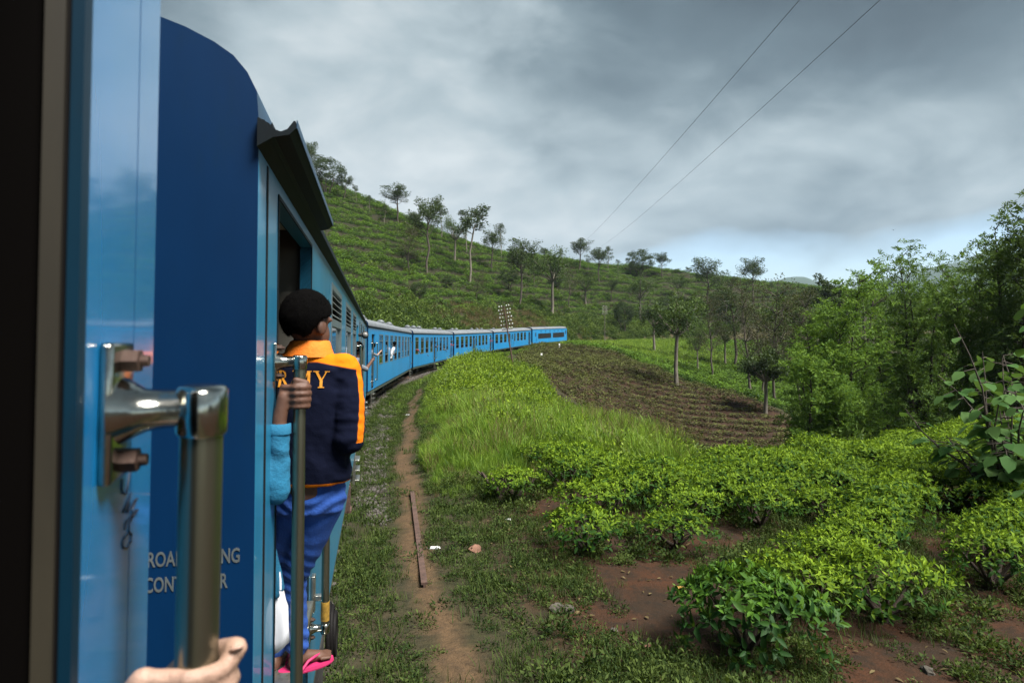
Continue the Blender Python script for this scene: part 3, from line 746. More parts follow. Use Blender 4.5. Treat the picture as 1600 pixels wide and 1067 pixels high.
WZ0, WZ1 = CZ - 1.03, CZ + .32
DZ0, DZ1 = .70, CZ + .30
def coach(num, P, a, roll, L, windows, doors, label, side_mat='blue', louver=(), vents=(), rails=(), closed=(), group='blue passenger carriages of the train', x_start=0.0, roofm='roof', closed_z=None):
    r = random.Random(num)
    root = empty('passenger_carriage', mat=frame(P, a, roll, L)); tag(root, label, 'train carriage', group)
    holes = [(x0, x1, WZ0, WZ1) for x0, x1 in windows] + [(x0, x1, 1.70 if style else WZ0, 3.10) for x0, x1, style in louver] + [(d[0], d[1], DZ0, d[2] if len(d) > 2 else DZ1) for d in doors]
    mb = MB(); side_panel(mb, holes, x_start, L, ZB, ZG, 0, .055); mb.build('side_wall', M[side_mat], root)
    fh = [(x0, x1, WZ0, WZ1) for x0, x1 in windows] + [(x0, x1, 1.7, 3.1) for x0, x1, _ in louver]
    mb = MB(); side_panel(mb, fh, x_start, L, ZB, ZG, WID - .055, .055); mb.build('side_wall', M[side_mat], root)
    # sole bar and ribs under the skirt
    MB().box((x_start + .05, .02, ZB - .15), (L - .05, .10, ZB - .003)).build('sole_bar', M['sole'], root)
    # roof shell
    mb = MB(); rings = [[(x, y, z) for y, z in ROOF] for x in (x_start, L)]
    n = len(ROOF); V = rings[0] + rings[1]; mb.add(V, [(i, i + 1, n + i + 1, n + i) for i in range(n - 1)], True)
    mb.add([(x, y, z - .05) for x in (x_start + .01, L - .01) for y, z in ROOF[2:-2]], [(i, i + 1, n - 4 + i + 1, n - 4 + i) for i in range(n - 5)], True)
    mb.build('roof', M[roofm], root)
    # gutter
    MB().prism([(-.045, ZG - .02), (.0, ZG - .05), (.0, ZG + .03), (-.02, ZG + .025), (-.03, ZG + .0), (-.04, ZG + .02)], 'x', x_start - .03, L + .03).build('gutter', M['eave'], root)
    # ends
    for x in (x_start + .002, L - .002):
        mb = MB(); dirn = -1 if x == x_start + .002 else 1
        poly = [(0.001, ZB), (WID - .001, ZB)] + [(y if 0 < y < WID else (.001 if y <= 0 else WID - .001), z - .0005) for y, z in ROOF[::-1]]
        mb.prism(poly, 'x', min(x + .006 * dirn, x - .05 * dirn), max(x + .006 * dirn, x - .05 * dirn))
        e = mb.build('end_wall', M['navy'], root)
        MB().box((x, 1.0, 1.0), (x + .38 * dirn, 1.06, 3.2)).box((x, WID - 1.06, 1.0), (x + .38 * dirn, WID - 1.0, 3.2)).box((x, 1.0, 3.14), (x + .38 * dirn, WID - 1.0, 3.2)).build('gangway', M['rubber'], root)
    for y in (.55, WID - .55):
        MB().tube([(x_start, y, .95), (x_start - .25, y, .95)], .07, 12).tube([(x_start - .25, y, .95), (x_start - .29, y, .95)], .2, 16).build('buffer', M['under'], root)
        MB().tube([(L, y, .95), (L + .2, y, .95)], .07, 12).tube([(L + .2, y, .95), (L + .24, y, .95)], .2, 16).build('buffer', M['under'], root)
    # inside
    MB().box((x_start + .06, .06, ZF - .08), (L - .06, WID - .06, ZF)).build('floor', M['interior'], root)
    mb = MB().box((x_start + .06, .1, ZG - .02), (L - .06, WID - .1, ZG + .01)); mb.build('ceiling', M['interior_light'], root)
    for d in doors:
        x0, x1 = d[0], d[1]
        mb = MB()
        for xx in (x0 - .05, x1 + .05): mb.box((xx - .012, .06, ZF), (xx + .012, .95, ZG - .02)); mb.box((xx - .012, WID - .95, ZF), (xx + .012, WID - .06, ZG - .02))
        mb.box((x0 - .05, .75, ZB), (x1 + .05, .79, ZF - .09))
        mb.build('vestibule_wall', M['interior'], root)
        s = link('step', MESH['step'], root, ((x0 + x1) / 2, .03, 0))
    allw = list(windows) + [(q[0], q[1]) for q in louver]
    if 'seat' not in MESH: MESH['seat'] = MB().box((0, 0, .1), (.12, 1.0, 1.12), .03).box((.121, 0, .32), (.55, 1.0, .45), .03).mesh('seat', M['seat'])
    for x0, x1 in allw:
        for xx in (x0 - .25, x1 + .02):
            for y in (.12, WID - 1.12): link('seat', MESH['seat'], root, (xx, y, ZF))
    for x0, x1 in windows: window(root, x0, x1, WZ0, WZ1, 'tall', r)
    for x0, x1, st in louver: window(root, x0, x1, 1.70 if st else WZ0, 3.10, 'louver', r)
    if windows or louver:
        for (x0, x1, z0, z1) in fh:
            key = ('fb', round(x1 - x0, 2))
            if key not in MESH: MESH[key] = MB().box((0, 0, 0), (x1 - x0, .005, .04)).mesh('window_bar', M['frame'])
            for zz in (z0 + (z1 - z0) * .3, z1 - .3): link('window_bar', MESH[key], root, (x0, WID - .03, zz))
    for d in closed:
        x0, x1 = d; o = MB()
        side_panel(o, [(x0 + .3, x1 - .3, 2.0, 2.85)], x0 + .01, x1 - .01, DZ0 + .01, DZ1 - .01, .02, .03)
        dd = o.build('door', M[side_mat], root); MB().box((x0 + .3, .032, 2.0), (x1 - .3, .038, 2.85)).build('pane', M['glass'], dd)
        MB().box((x1 - .2, -.01, 1.75), (x1 - .14, .02, 1.82), .005).build('handle', M['steel'], dd)
    # open leaf folded back inside the doorway
    for d in doors:
        if (d[0], d[1]) not in closed:
            MB().box((d[1] - .06, .07, DZ0 + .05), (d[1] - .02, .72, 2.9)).build('door', M['interior'], root)
    for x, z0, z1 in rails: handrail(root, x, z0, z1)
    for x in vents:
        v = link('roof_vent', MESH['vent'], root, (x, WID / 2 - .25, 3.775)); v.scale = (.8, .8, .8); link('vent_base', MESH['ventbase'], v, (0, 0, -.06))
    if L > 15:
        for x in (3.6, L - 3.6): bogie(root, x)
        mb = MB().box((8.0, .25, .22), (10.2, .9, .66), .03).box((10.8, .3, .28), (12.6, 1.0, .66), .03).box((13.2, .25, .35), (14.4, .8, .66), .03); mb.build('battery_box', M['under'], root)
        MB().tube([(6.4, .55, .42), (7.6, .55, .42)], .17, 14).build('air_tank', M['under'], root)
        if 'hang' not in MESH: MESH['hang'] = MB().box((0, .12, ZB - .34), (.07, .2, ZB - .151)).mesh('hanger_bracket', M['sole'])
        for x in np.arange(6.2, L - 6, 1.15): link('hanger_bracket', MESH['hang'], root, (float(x), 0, 0))
    return root

WB = [(.78, 2.16), (3.15, 4.5), (5.35, 6.78), (7.7, 9.05), (11.4, 12.1), (13.15, 14.5), (15.4, 16.85), (17.75, 19.05)]
DB = [(9.72, 10.82), (21.0, 22.1)]
RB = [(9.6, 1.0, 2.55), (10.95, 1.0, 2.55), (20.9, 1.0, 2.55), (22.2, 1.0, 2.55)]
car2 = coach(2, *CARS[2], .6, LEN, [], [(.388, 1.54, CZ + .49), (9.72, 10.82), (21.0, 22.1)],
             'weathered blue carriage directly ahead of the camera, with louvered windows and a navy end wall', 'blue_near',
             louver=[(3.10, 4.55, 1), (5.48, 7.02, 1), (7.8, 9.3, 1), (11.6, 12.4, 1), (13.15, 14.5, 1), (15.4, 16.85, 1), (17.75, 19.05, 1)], vents=(3, 12, 20), roofm='roof_near')
car3 = coach(3, *CARS[3], .5, LEN, [(x, x + 1.42) for x in (3.42, 5.68, 7.95, 10.12, 12.3, 14.55, 16.78, 19.02)], [(.99, 1.96), (21.1, 22.2)],
             'first bright blue carriage beyond the weathered one, with eight tall windows', vents=(1.6, 3.7, 5.7, 13.5, 18), rails=((.85, 1.0, 2.6), (2.15, 1.0, 2.6), (22.32, 1, 2.6)))
car4 = coach(4, *CARS[4], .5, LEN, WB, DB, 'second bright blue carriage, a passenger arm hanging from its first window', vents=(3.5, 6.0, 8.5, 17.5, 20.8), rails=RB)
car5 = coach(5, *CARS[5], .5, LEN, WB, DB, 'third bright blue carriage, with a dark open middle door', vents=(3.5, 5.5, 14, 17.5, 20.5), rails=RB)
car6 = coach(6, *CARS[6], .5, LEN, WB, DB, 'fourth bright blue carriage, partly behind the leaning telegraph pole and next to the engine', vents=(3.5, 9), rails=RB, closed=((9.72, 10.82),))

# lettering, grooves, deflector and lamp on the near carriage
def text_mesh(s, size, material, name='lettering', ext=.0006, bold=.0):
    cu = bpy.data.curves.new('t', 'FONT'); cu.body = s; cu.size = size; cu.extrude = ext; cu.offset = bold; cu.resolution_u = 3
    o = bpy.data.objects.new('t', cu); COL.objects.link(o)
    dg = bpy.context.evaluated_depsgraph_get(); dg.update()
    me = bpy.data.meshes.new_from_object(o.evaluated_get(dg)); bpy.data.objects.remove(o); bpy.data.curves.remove(cu)
    me.materials.clear(); me.materials.append(material); me.name = name
    return me
def end_text():
    for s, ztop, x0 in (('BROADCASTING', 2.066, .296), ('CONTROLLER', 1.996, .284)):
        me = text_mesh(s, .056, M['letter'], bold=.0011)
        co = np.array([v.co[:] for v in me.vertices]); w = co[:, 0].max() - co[:, 0].min(); h = co[:, 1].max()
        target = .0215 * len(s)
        co[:, 0] = (co[:, 0] - co[:, 0].min()) * target / w; co[:, 1] *= .041 / h
        # seen from behind the carriage: reading runs towards the outer corner, -y
        V = np.stack([-.0055 - co[:, 2] * .5, x0 - co[:, 0], ztop - .041 + co[:, 1]], -1)
        me.vertices.foreach_set('co', V.astype(np.float32).ravel()); me.update()
        link('lettering', me, car2)
end_text()
def near_details():
    c = car2
    MB().box((.139, -.0025, ZB + .01), (.163, .004, ZG - .06)).build('drain_groove', M['rubber'], c)
    # rain deflector over the door
    pr = [(.0, ZG + .035), (-.03, ZG + .02), (-.045, ZG + .004), (-.062, ZG - .001), (-.080, ZG + .008), (-.097, ZG + .032), (-.102, ZG + .031), (-.104, ZG + .012), (-.085, ZG - .008), (-.045, ZG - .018), (-.035, ZG - .028), (.0, ZG - .036)]
    MB().prism(pr, 'x', -.02, 1.56).build('rain_deflector', M['eave'], c)
    MB().box((-.02, -.107, ZG + .011), (1.56, -.1045, ZG + .034)).build('deflector_face', M['roof_near'], c)
    # door frame strip and threshold
    MB().box((.374, -.004, ZB + .02), (.388, .06, CZ + .50)).box((1.54, -.004, ZB + .02), (1.556, .06, CZ + .50)).box((.374, -.004, CZ + .4905), (1.556, .06, CZ + .505)).build('door_frame', M['eave'], c)
    MB().box((.39, -.03, ZF - .03), (1.54, .7, ZF + .012), .004).build('threshold', M['steel'], c)
    handrail(c, .322, CZ - 1.52, CZ - .045)
    handrail(c, 1.62, CZ - 1.56, CZ - .05, tape=True)
    handrail(c, 9.55, CZ - 1.5, CZ - .06); handrail(c, 11.0, CZ - 1.5, CZ - .06)
    # marker lamp
    l = MB().tube([(0, 0, 0), (0, -.08, 0)], [.03, .035], 12).ell((0, -.13, 0), .075, .07, .075).build('side_lamp', M['under'], c, (10.9, 0, CZ + .13))
    MB().ell((-.05, -.13, 0), .035, .05, .05).build('lens', M['lamp_glass'], l)
    # door catch near the sill and foot board
    l = MB().box((1.72, -.02, 1.16), (1.78, 0, 1.36), .004).box((1.73, -.075, 1.22), (1.77, -.02, 1.25), .004).build('door_catch', M['steel'], c)
    MB().box((.42, -.13, .42), (1.52, .05, .45), .005).build('foot_board', M['steel'], c)
    # coiled brake hose under the skirt
    for k, (rr, dz) in enumerate(((.17, 0), (.145, .01), (.12, .0))):
        pts = [(2.95 + rr * math.cos(q), -.02 - .02 * k, .50 + dz + rr * 1.25 * math.sin(q)) for q in np.linspace(0, 2 * math.pi, 22)]
        MB().tube(pts, .017, 8).build('coiled_hose', M['rubber'], c)
    MB().box((2.5, .0, .28), (2.7, .35, .62), .02).build('junction_box', M['under'], c)
    MB().box((7.1, -.01, .30), (7.16, .05, .66)).box((7.3, -.01, .30), (7.36, .05, .66)).box((7.1, -.03, .30), (7.36, .03, .33)).build('foot_stirrup', M['rust'], c)
near_details()

# ---------------------------------------------------------------- engine at the head of the train
def engine():
    P, a = CARS[7]; L = 20.6; zg = ZG + .12
    root = empty('diesel_engine', mat=frame(P, a, .5, L)); tag(root, 'blue diesel engine with two long dark grilles at the head of the train', 'locomotive')
    prof = [(0, zg), (.03, zg + .12), (.12, zg + .24), (.35, zg + .33), (.8, zg + .40), (1.43, zg + .42)]; prof = prof + [(WID - y, z) for y, z in prof[-2::-1]]
    doors = [(1.16, 2.05, .85, 2.85)]; holes = doors + [(20.0 - .55, 20.0 + .1, 2.15, 2.95)]
    ports = [(4.3 + 2.55 * k, 4.85 + 2.55 * k, 2.86, 3.04) for k in range(6)]
    gr = [(2.96, 10.42, 1.55, 2.56), (11.44, 18.75, 1.55, 2.56)]
    mb = MB(); side_panel(mb, holes + ports + gr, 0, L, ZB + .08, zg, 0, .055); mb.build('side_wall', M['blue'], root)
    mb = MB(); side_panel(mb, [], 0, L, ZB + .08, zg, WID - .055, .055); mb.build('side_wall', M['blue'], root)
    mb = MB(); n = len(prof)
    for dz in (0, -.05):
        V = [(x, y, z + dz) for x in (-.02, L - .3) for y, z in prof] + [(L + .25, .2 + (y * (WID - .4) / WID), zg + (z - zg) * .5 + dz) for y, z in prof]
        mb.add(V, [(i + k * n, i + 1 + k * n, (k + 1) * n + i + 1, (k + 1) * n + i) for k in (0, 1) for i in range(n - 1)], True)
    mb.build('roof', M['roof'], root)
    mb = MB().prism([(.004, ZB), (WID - .004, ZB)] + [(min(max(y, .004), WID - .004), z - .004) for y, z in prof[::-1]], 'x', .0, .05); mb.build('end_wall', M['navy'], root)
    # raked cab front
    f = MB(); y0, y1 = 0.0, WID
    f.add([(L, y0, ZB), (L, y1, ZB), (L + .55, y1 - .25, ZB), (L + .55, y0 + .25, ZB), (L, y0, zg), (L, y1, zg), (L + .25, y1 - .2, zg), (L + .25, y0 + .2, zg), (L + .55, y0 + .25, 2.0), (L + .55, y1 - .25, 2.0), (L, y0, 2.0), (L, y1, 2.0)],
          [(0, 3, 8, 10), (10, 8, 7, 4), (1, 11, 9, 2), (11, 5, 6, 9), (3, 2, 9, 8), (8, 9, 6, 7), (4, 7, 6, 5), (0, 1, 2, 3)])
    cabf = f.build('cab_front', M['blue'], root)
    MB().add([(L + .52, .45, 2.15), (L + .52, 1.35, 2.15), (L + .30, 1.35, zg - .12), (L + .30, .45, zg - .12)], [(0, 1, 2, 3)]).add([(L + .535, 1.5, 2.15), (L + .535, 2.4, 2.15), (L + .31, 2.4, zg - .12), (L + .31, 1.5, zg - .12)], [(0, 1, 2, 3)]).build('windscreen', M['grille'], cabf)
    for (x0, x1, z0, z1) in gr:
        g = MB().box((x0 + .005, .035, z0 + .005), (x1 - .005, .05, z1 - .005)).build('radiator_grille', M['grille'], root)
        sl = MESH.setdefault(('gs', round(x1 - x0, 2)), MB().box((0, 0, 0), (x1 - x0 - .02, .022, .03)).mesh('slat', M['grille']))
        for z in np.arange(z0 + .04, z1 - .03, .085): link('slat', sl, g, (x0 + .01, .010, float(z)))
    for (x0, x1, z0, z1) in ports: MB().box((x0 + .004, .03, z0 + .004), (x1 - .004, .045, z1 - .004)).build('port', M['grille'], root)
    d = MB().box((1.18, .03, .87), (2.03, .05, 2.83)).build('door', M['blue'], root); MB().box((1.4, .02, 2.0), (1.8, .028, 2.7)).build('pane', M['grille'], d)
    MB().box((19.46, .03, 2.16), (20.09, .045, 2.94)).build('cab_window', M['grille'], root)
    MB().box((.02, .02, ZB - .07), (L, .10, ZB + .077)).build('sole_bar', M['sole'], root)
    MB().prism([(-.04, zg - .02), (0, zg - .04), (0, zg + .03), (-.03, zg + .02)], 'x', 0, L).build('gutter', M['eave'], root)
    for x in (3.4, L - 3.2): bogie(root, x)
    MB().box((7.0, .12, .22), (13.0, .9, .70), .05).build('fuel_tank', M['under'], root)
    MB().box((L + .3, .2, .25), (L + .4, WID - .2, .75), .03).build('pilot', M['under'], root)
    MB().box((8, 1.0, zg + .36), (10.5, 1.9, zg + .55), .03).build('exhaust_hatch', M['under'], root)
    s = link('step', MESH['step'], root, (1.6, .03, 0))
engine()

# ---------------------------------------------------------------- the carriage the picture is taken from
OWN_A = -18.98
OWN_S = .95
def own_car():
    P = (-.44, .785); L = 22.9; a = R(OWN_A)
    Pn = (P[0] - math.sin(a) * L, P[1] - math.cos(a) * L)
    # local x runs forward, front corner at x = L
    m = frame(Pn, OWN_A, 1.1, L)
    root = empty('passenger_carriage', mat=m); tag(root, 'blue carriage nearest the camera, only its glossy door pillar and dark doorway in view', 'train carriage', 'blue passenger carriages of the train')
    xd1 = L - .293; xd0 = xd1 - 1.15
    wins = [(x, x + 1.4) for x in (3.2, 5.5, 7.8, 13.2, 15.4, 17.7)]
    holes = [(xd0, xd1, ZB + .02, 3.14)] + [(x0, x1, 1.65, 2.95) for x0, x1 in wins]
    mb = MB(); side_panel(mb, holes, 0, L, ZB, ZG, 0, .0018); mb.build('side_wall', M['blue_gloss'], root)
    mb = MB(); side_panel(mb, [(x0, x1, 1.65, 2.95) for x0, x1 in wins], 0, L, ZB, ZG, WID - .055, .055); mb.build('side_wall', M['blue'], root)
    for x0, x1 in wins: window(root, x0, x1, 1.65, 2.95, 'tall', random.Random(1))
    # stepped jamb of the doorway: (depth inwards, forward setback)
    def strip(y0, y1, x, matl, nm, z1=3.14):
        MB().box((xd1 - x, y0, ZB + .02), (xd1 + .02, y1, z1)).build(nm, matl, root)
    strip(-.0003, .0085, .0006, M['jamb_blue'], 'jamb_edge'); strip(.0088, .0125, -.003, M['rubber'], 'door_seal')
    strip(.0130, .0270, .0, M['jamb'], 'jamb_strip'); strip(.0275, .33, -.004, M['interior_shaded'], 'jamb_lining')
    strip(.335, 1.2, .03, M['interior_shaded'], 'jamb_panel')
    mb = MB(); n = len(ROOF)
    for dz in (0, -.05): mb.add([(x, y, z + dz) for x in (-.02, L + .02) for y, z in ROOF], [(i, i + 1, n + i + 1, n + i) for i in range(n - 1)], True)
    mb.build('roof', M['roof_near'], root)
    MB().prism([(-.02, ZG - .02), (.0, ZG - .05), (.0, ZG + .03), (-.015, ZG + .02)], 'x', 0, L).build('gutter', M['eave'], root)
    for x, dirn in ((L, 1), (0, -1)):
        mb = MB(); poly = [(0.006, ZB), (WID - .004, ZB)] + [(min(max(y, .006), WID - .004), z - .004) for y, z in ROOF[::-1]]
        mb.prism(poly, 'x', min(x - .002 * dirn, x - .05 * dirn), max(x - .002 * dirn, x - .05 * dirn)); mb.build('end_wall', M['navy'], root)
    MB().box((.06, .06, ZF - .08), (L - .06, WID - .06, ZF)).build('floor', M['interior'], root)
    MB().box((.06, .1, ZG - .02), (L - .06, WID - .1, ZG + .01)).build('ceiling', M['interior_shaded'], root)
    MB().box((xd0 - .06, .06, ZF), (xd0 - .03, 1.2, ZG - .03)).box((xd0 - .03, 1.25, ZF), (L - .06, 1.29, ZG - .03)).build('vestibule_wall', M['interior_shaded'], root)
    MB().box((.05, .02, ZB - .15), (L - .05, .10, ZB - .003)).build('sole_bar', M['sole'], root)
    for x in (3.6, L - 3.6): bogie(root, x)
    # seam along the pillar and the grab rail
    MB().box((xd1 + .1895, -.0003, ZB + .01), (xd1 + .1905, .001, ZG - .06)).build('panel_seam', M['navy'], root)
    h = handrail(root, xd1 + .100, CZ - 1.5, CZ - .041); h.scale = (1.48, OWN_S, 1)
    # pen scribble on the pillar: strokes in photo pixels put onto the sheet
    inv = m.inverted()
    def on_sheet(u, v):
        d = Vector(((u - 800) / 1000, 1, (533 - v) / 1000)); o = inv @ Vector((0, 0, CZ)); dl = (inv.to_3x3() @ d)
        t = -o.y / dl.y; p = o + dl * t; return (p.x, -.0006, p.z)
    strokes = [[(190, 748), (189, 760), (191, 770), (196, 771), (199, 758), (201, 742), (203, 735)],
               [(203, 770), (197, 786), (191, 800), (194, 797), (201, 784)], [(201, 784), (197, 801), (202, 794), (209, 781), (214, 778)], [(212, 780), (206, 795), (205, 806), (212, 800), (215, 795)],
               [(194, 826), (196, 815), (203, 806), (212, 795)], [(215, 795), (207, 806), (201, 818), (200, 830), (205, 833), (204, 845), (198, 855), (192, 856), (190, 848), (194, 838), (201, 832)]]
    sc = MB()
    for st in strokes: sc.tube([on_sheet(*p) for p in st], .0009, 6)
    sc.build('scribble', M['ink'], root)
    return root, xd1
own, XD1 = own_car()
# ---------------------------------------------------------------- tea
def tea_mesh(name, n, rad, hgt, ll, r, mats=None, detailed=True, low=.42, dens=1.0):
    """plucking-table bush: leaf shoots over a flat-topped dome carried on bare forked wood"""
    # shoots
    ns = n // 5
    a = r.uniform(0, 2 * math.pi, ns); q = np.sqrt(r.uniform(0, 1, ns))
    lobes = 1 + .16 * np.sin(a * 3 + r.uniform(0, 6)) + .10 * np.sin(a * 5 + r.uniform(0, 6))
    rr = q * rad * lobes
    top = hgt * (1 - .34 * q ** 3.2) + .06 * hgt * np.sin(a * 2 + r.uniform(0, 6)) * q + r.normal(size=ns) * .035
    side = r.uniform(0, 1, ns) < .38
    zz = np.where(side & (q > .6), hgt * r.uniform(low, .92, ns), top)
    B = np.stack([rr * np.cos(a), rr * np.sin(a), zz], -1)
    outv = np.stack([np.cos(a) * q, np.sin(a) * q, np.where(side & (q > .6), .25, 1.0)], -1) + r.normal(size=(ns, 3)) * .22
    outv /= np.linalg.norm(outv, axis=1, keepdims=True)
    P = []; D = []; N = []; T = []; L = []
    for k in range(5):
        ang = k * 2.4 + r.uniform(0, 6, ns)
        t1 = np.cross(outv, np.tile([.3, .2, .9], (ns, 1)) + r.normal(size=(ns, 3)) * .1); t1 /= np.linalg.norm(t1, axis=1, keepdims=True) + 1e-9
        t2 = np.cross(outv, t1)
        spread = (.95, .9, .8, .6, .32)[k]
        d = outv * (1 - spread * .75) + (t1 * np.cos(ang)[:, None] + t2 * np.sin(ang)[:, None]) * spread
        d[:, 2] += .10
        P.append(B + outv * (k * .014 - .03)); D.append(d); N.append(outv + r.normal(size=(ns, 3)) * .25)
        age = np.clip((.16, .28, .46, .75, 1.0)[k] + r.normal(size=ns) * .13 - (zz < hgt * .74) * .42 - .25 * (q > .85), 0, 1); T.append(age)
        L.append(ll * (1.15, 1.1, 1.0, .8, .55)[k] * r.uniform(.7, 1.25, ns))
    P, D, N, T, L = (np.concatenate(v) for v in (P, D, N, T, L))
    return leafmesh(name, [leaves(P, D, N, L, L * .42, T, detailed, .3, .16)], mats or M['tea'])
def tea_stems(name, rad, hgt, r, n=7):
    mb = MB(); rr = random.Random(int(r.integers(0, 1 << 30)))
    mb.tube([(0, 0, -.08), (.01, 0, .05), (.0, .01, .12)], [.055, .05, .045], 7)
    for i in range(n):
        a = 2 * math.pi * i / n + rr.uniform(-.3, .3); q = rr.uniform(.35, .95) * rad; h = hgt * rr.uniform(.72, .92)
        p = [(0.02 * math.cos(a), .02 * math.sin(a), .08)]
        for k in (1, 2, 3):
            f = k / 3; p.append((math.cos(a + rr.uniform(-.15, .15)) * q * f ** .8 + rr.uniform(-.02, .02), math.sin(a) * q * f ** .8 + rr.uniform(-.02, .02), .08 + (h - .08) * f ** 1.15))
        mb.tube(p, [.032, .024, .016, .008], 5)
        e = Vector(p[2])
        for _ in range(2): mb.tube([e, e + Vector((rr.uniform(-.14, .14), rr.uniform(-.14, .14), rr.uniform(.08, .2)))], [.012, .006], 4)
    return mb.mesh(name, M['twig'])
rt = np.random.default_rng(77)
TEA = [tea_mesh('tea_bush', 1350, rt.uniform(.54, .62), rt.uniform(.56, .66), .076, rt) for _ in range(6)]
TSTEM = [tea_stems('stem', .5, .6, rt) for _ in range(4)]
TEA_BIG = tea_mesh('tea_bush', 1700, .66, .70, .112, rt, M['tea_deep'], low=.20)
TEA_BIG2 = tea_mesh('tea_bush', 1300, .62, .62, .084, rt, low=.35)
er = np.array([.66, .75]); er /= np.linalg.norm(er); nr = np.array([er[1], -er[0]])
EDGE = [(-1, 17.2), (1.2, 13.6), (3.0, 12.4), (4.2, 12.9), (8, 15.6), (12, 18.0), (17, 21.2), (24, 24)]
def in_tea(x, y):
    ye = np.interp(x, [p[0] for p in EDGE], [p[1] for p in EDGE])
    _, d, _ = track_sd(x, y)
    return y < ye and d < -4.6 + .9 * float(fbm(x * .6, y * .6, 2, 8)) and x < 26
placed = []
def put_tea(x, y, me, st, sc, label, grp):
    z = gz1(x, y)
    o = link('tea_bush', me); o.location = (x, y, z - .02); o.rotation_euler = (0, 0, random.uniform(0, 6.28)); o.scale = (sc * random.uniform(.92, 1.1), sc * random.uniform(.92, 1.1), sc * random.uniform(.88, 1.1))
    tag(o, label, 'tea bush', grp)
    link('stem', st, o)
    placed.append((x, y)); return o
GT = 'tea bushes in rows on the near field'
special = [
 (2.25, 6.10, TEA_BIG, 1.0, 'largest, deepest green tea bush, at the near end of its row over red soil'),
 (4.05, 6.95, TEA_BIG2, 1.0, 'tea bush heading the row right of the largest bush, over dark soil'),
 (1.02, 8.75, TEA_BIG2, .95, 'leafy tea bush left of the red soil patch, nearest to the footpath'),
 (2.35, 9.15, TEA[1], .95, 'small light green tea bush behind the red soil patch'),
 (.02, 11.35, TEA[2], .95, 'tea bush with bare forked trunk showing, beside the footpath grass'),
 (1.0, 12.2, TEA[3], 1.0, 'tea bush right behind the one with the bare forked trunk'),
]
for x, y, me, sc, lb in special: put_tea(x, y, me, TSTEM[len(placed) % 4], sc, lb, GT)
ROWS = [-8.55, -7.25, -5.95, -4.65, -2.30, -.78, .75, 2.3, 3.8, 5.3, 6.9, 8.4, 10.0, 11.5]
START = {-8.55: 12.0, -7.25: 11.6, -5.95: 10.2, -4.65: 9.6, -2.30: 6.7, -.78: 7.4, .75: 7.2, 2.3: 8.2}
rowed = []
ROWS2 = sorted(ROWS + [-7.9, -6.6, -5.3, -4.0, -3.2, -1.55, 0.0, 1.5, 3.05, 4.55])
for nv in ROWS2:
    t = -4.0
    while t < 40:
        x, y = nr * nv + er * t + rng.normal(size=2) * .07
        t += .74 + rng.uniform(-.06, .08)
        if y < START.get(nv, (10.2 if nv < -2.3 else 11.6) if nv not in ROWS else 6.0) or not in_tea(x, y): continue
        if x / max(y, .1) > .98: continue
        if min([9] + [math.hypot(x - a, y - b) for a, b in placed[:6]]) < .78: continue
        if nv > .5 and y < 8.5 and rng.random() < .25: continue
        if rng.random() < .03: continue
        if not (nv in ROWS) and rng.random() < .25: continue
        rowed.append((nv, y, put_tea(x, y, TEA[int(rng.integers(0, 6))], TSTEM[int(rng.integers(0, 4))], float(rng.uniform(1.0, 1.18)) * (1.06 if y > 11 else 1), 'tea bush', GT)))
ORD = 'first second third fourth fifth sixth seventh eighth ninth tenth eleventh twelfth thirteenth fourteenth fifteenth sixteenth seventeenth eighteenth nineteenth twentieth'.split()
ORD += ['twenty-' + o for o in ORD[:9]] + ['thirtieth'] + ['thirty-' + o for o in ORD[:9]]
used_rows = sorted({r[0] for r in rowed}); lr = [v for v in used_rows if v < -2.3][::-1]; rr_ = [v for v in used_rows if v > -2.3]
for nv in used_rows:
    nm = 'row of the largest bush' if nv == -2.3 else ('%s row left of the largest bush' % ORD[lr.index(nv)] if nv < -2.3 else '%s row right of the largest bush' % ORD[rr_.index(nv)])
    for k, (_, y, o) in enumerate(sorted([r for r in rowed if r[0] == nv], key=lambda r: r[1])):
        o['label'] = '%s tea bush from the near end of the %s' % (ORD[k], nm)
print('tea bushes', len(placed))
# bare forked wood of the bush beside the path
def forked():
    mb = MB(); x, y = -.22, 11.3; z = gz1(x, y)
    mb.tube([(0, 0, -.05), (.01, 0, .10), (.0, .02, .18)], [.075, .065, .06], 8)
    for dx, dy, h in ((-.32, .05, .52), (.05, .1, .58), (.28, -.05, .55), (-.12, -.2, .45)):
        mb.tube([(0, 0, .14), (dx * .45, dy * .5, .24), (dx * .75, dy, .40), (dx, dy, h)], [.055, .045, .032, .018], 7)
        mb.tube([(dx * .75, dy, .40), (dx * 1.25, dy + .1, .52)], [.02, .01], 5)
    o = mb.build('bush_stump', M['twig'], None, (x, y, z)); tag(o, 'bare dark forked tea trunk leaning beside the grass edge', 'stump')
forked()

# ---------------------------------------------------------------- hillside growth (stuff)
def bush_src(name, n, r, material, rad=.6, hgt=.62, ll=.17):
    u = unit(n, r); u[:, 2] = np.abs(u[:, 2])
    P = u * np.array([rad, rad, hgt]) * (.82 + .18 * r.uniform(0, 1, n))[:, None]
    P[:, 2] = np.minimum(P[:, 2], hgt * .86 + r.normal(size=n) * .03)
    D = r.normal(size=(n, 3)); D[:, 2] = np.abs(D[:, 2]) * .5
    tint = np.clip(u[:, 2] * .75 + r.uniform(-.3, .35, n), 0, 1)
    return source(leafmesh(name, [leaves(P - D * ll * .2 / np.linalg.norm(D, axis=1, keepdims=True), D, u + r.normal(size=(n, 3)) * .35, ll * r.uniform(.7, 1.3, n), ll * .6, tint)], material))
rh = np.random.default_rng(5)
HB = [bush_src('tea_clump', 130, rh, M['tea_hill'], rh.uniform(.66, .84), rh.uniform(.85, 1.15), .20) for _ in range(4)]
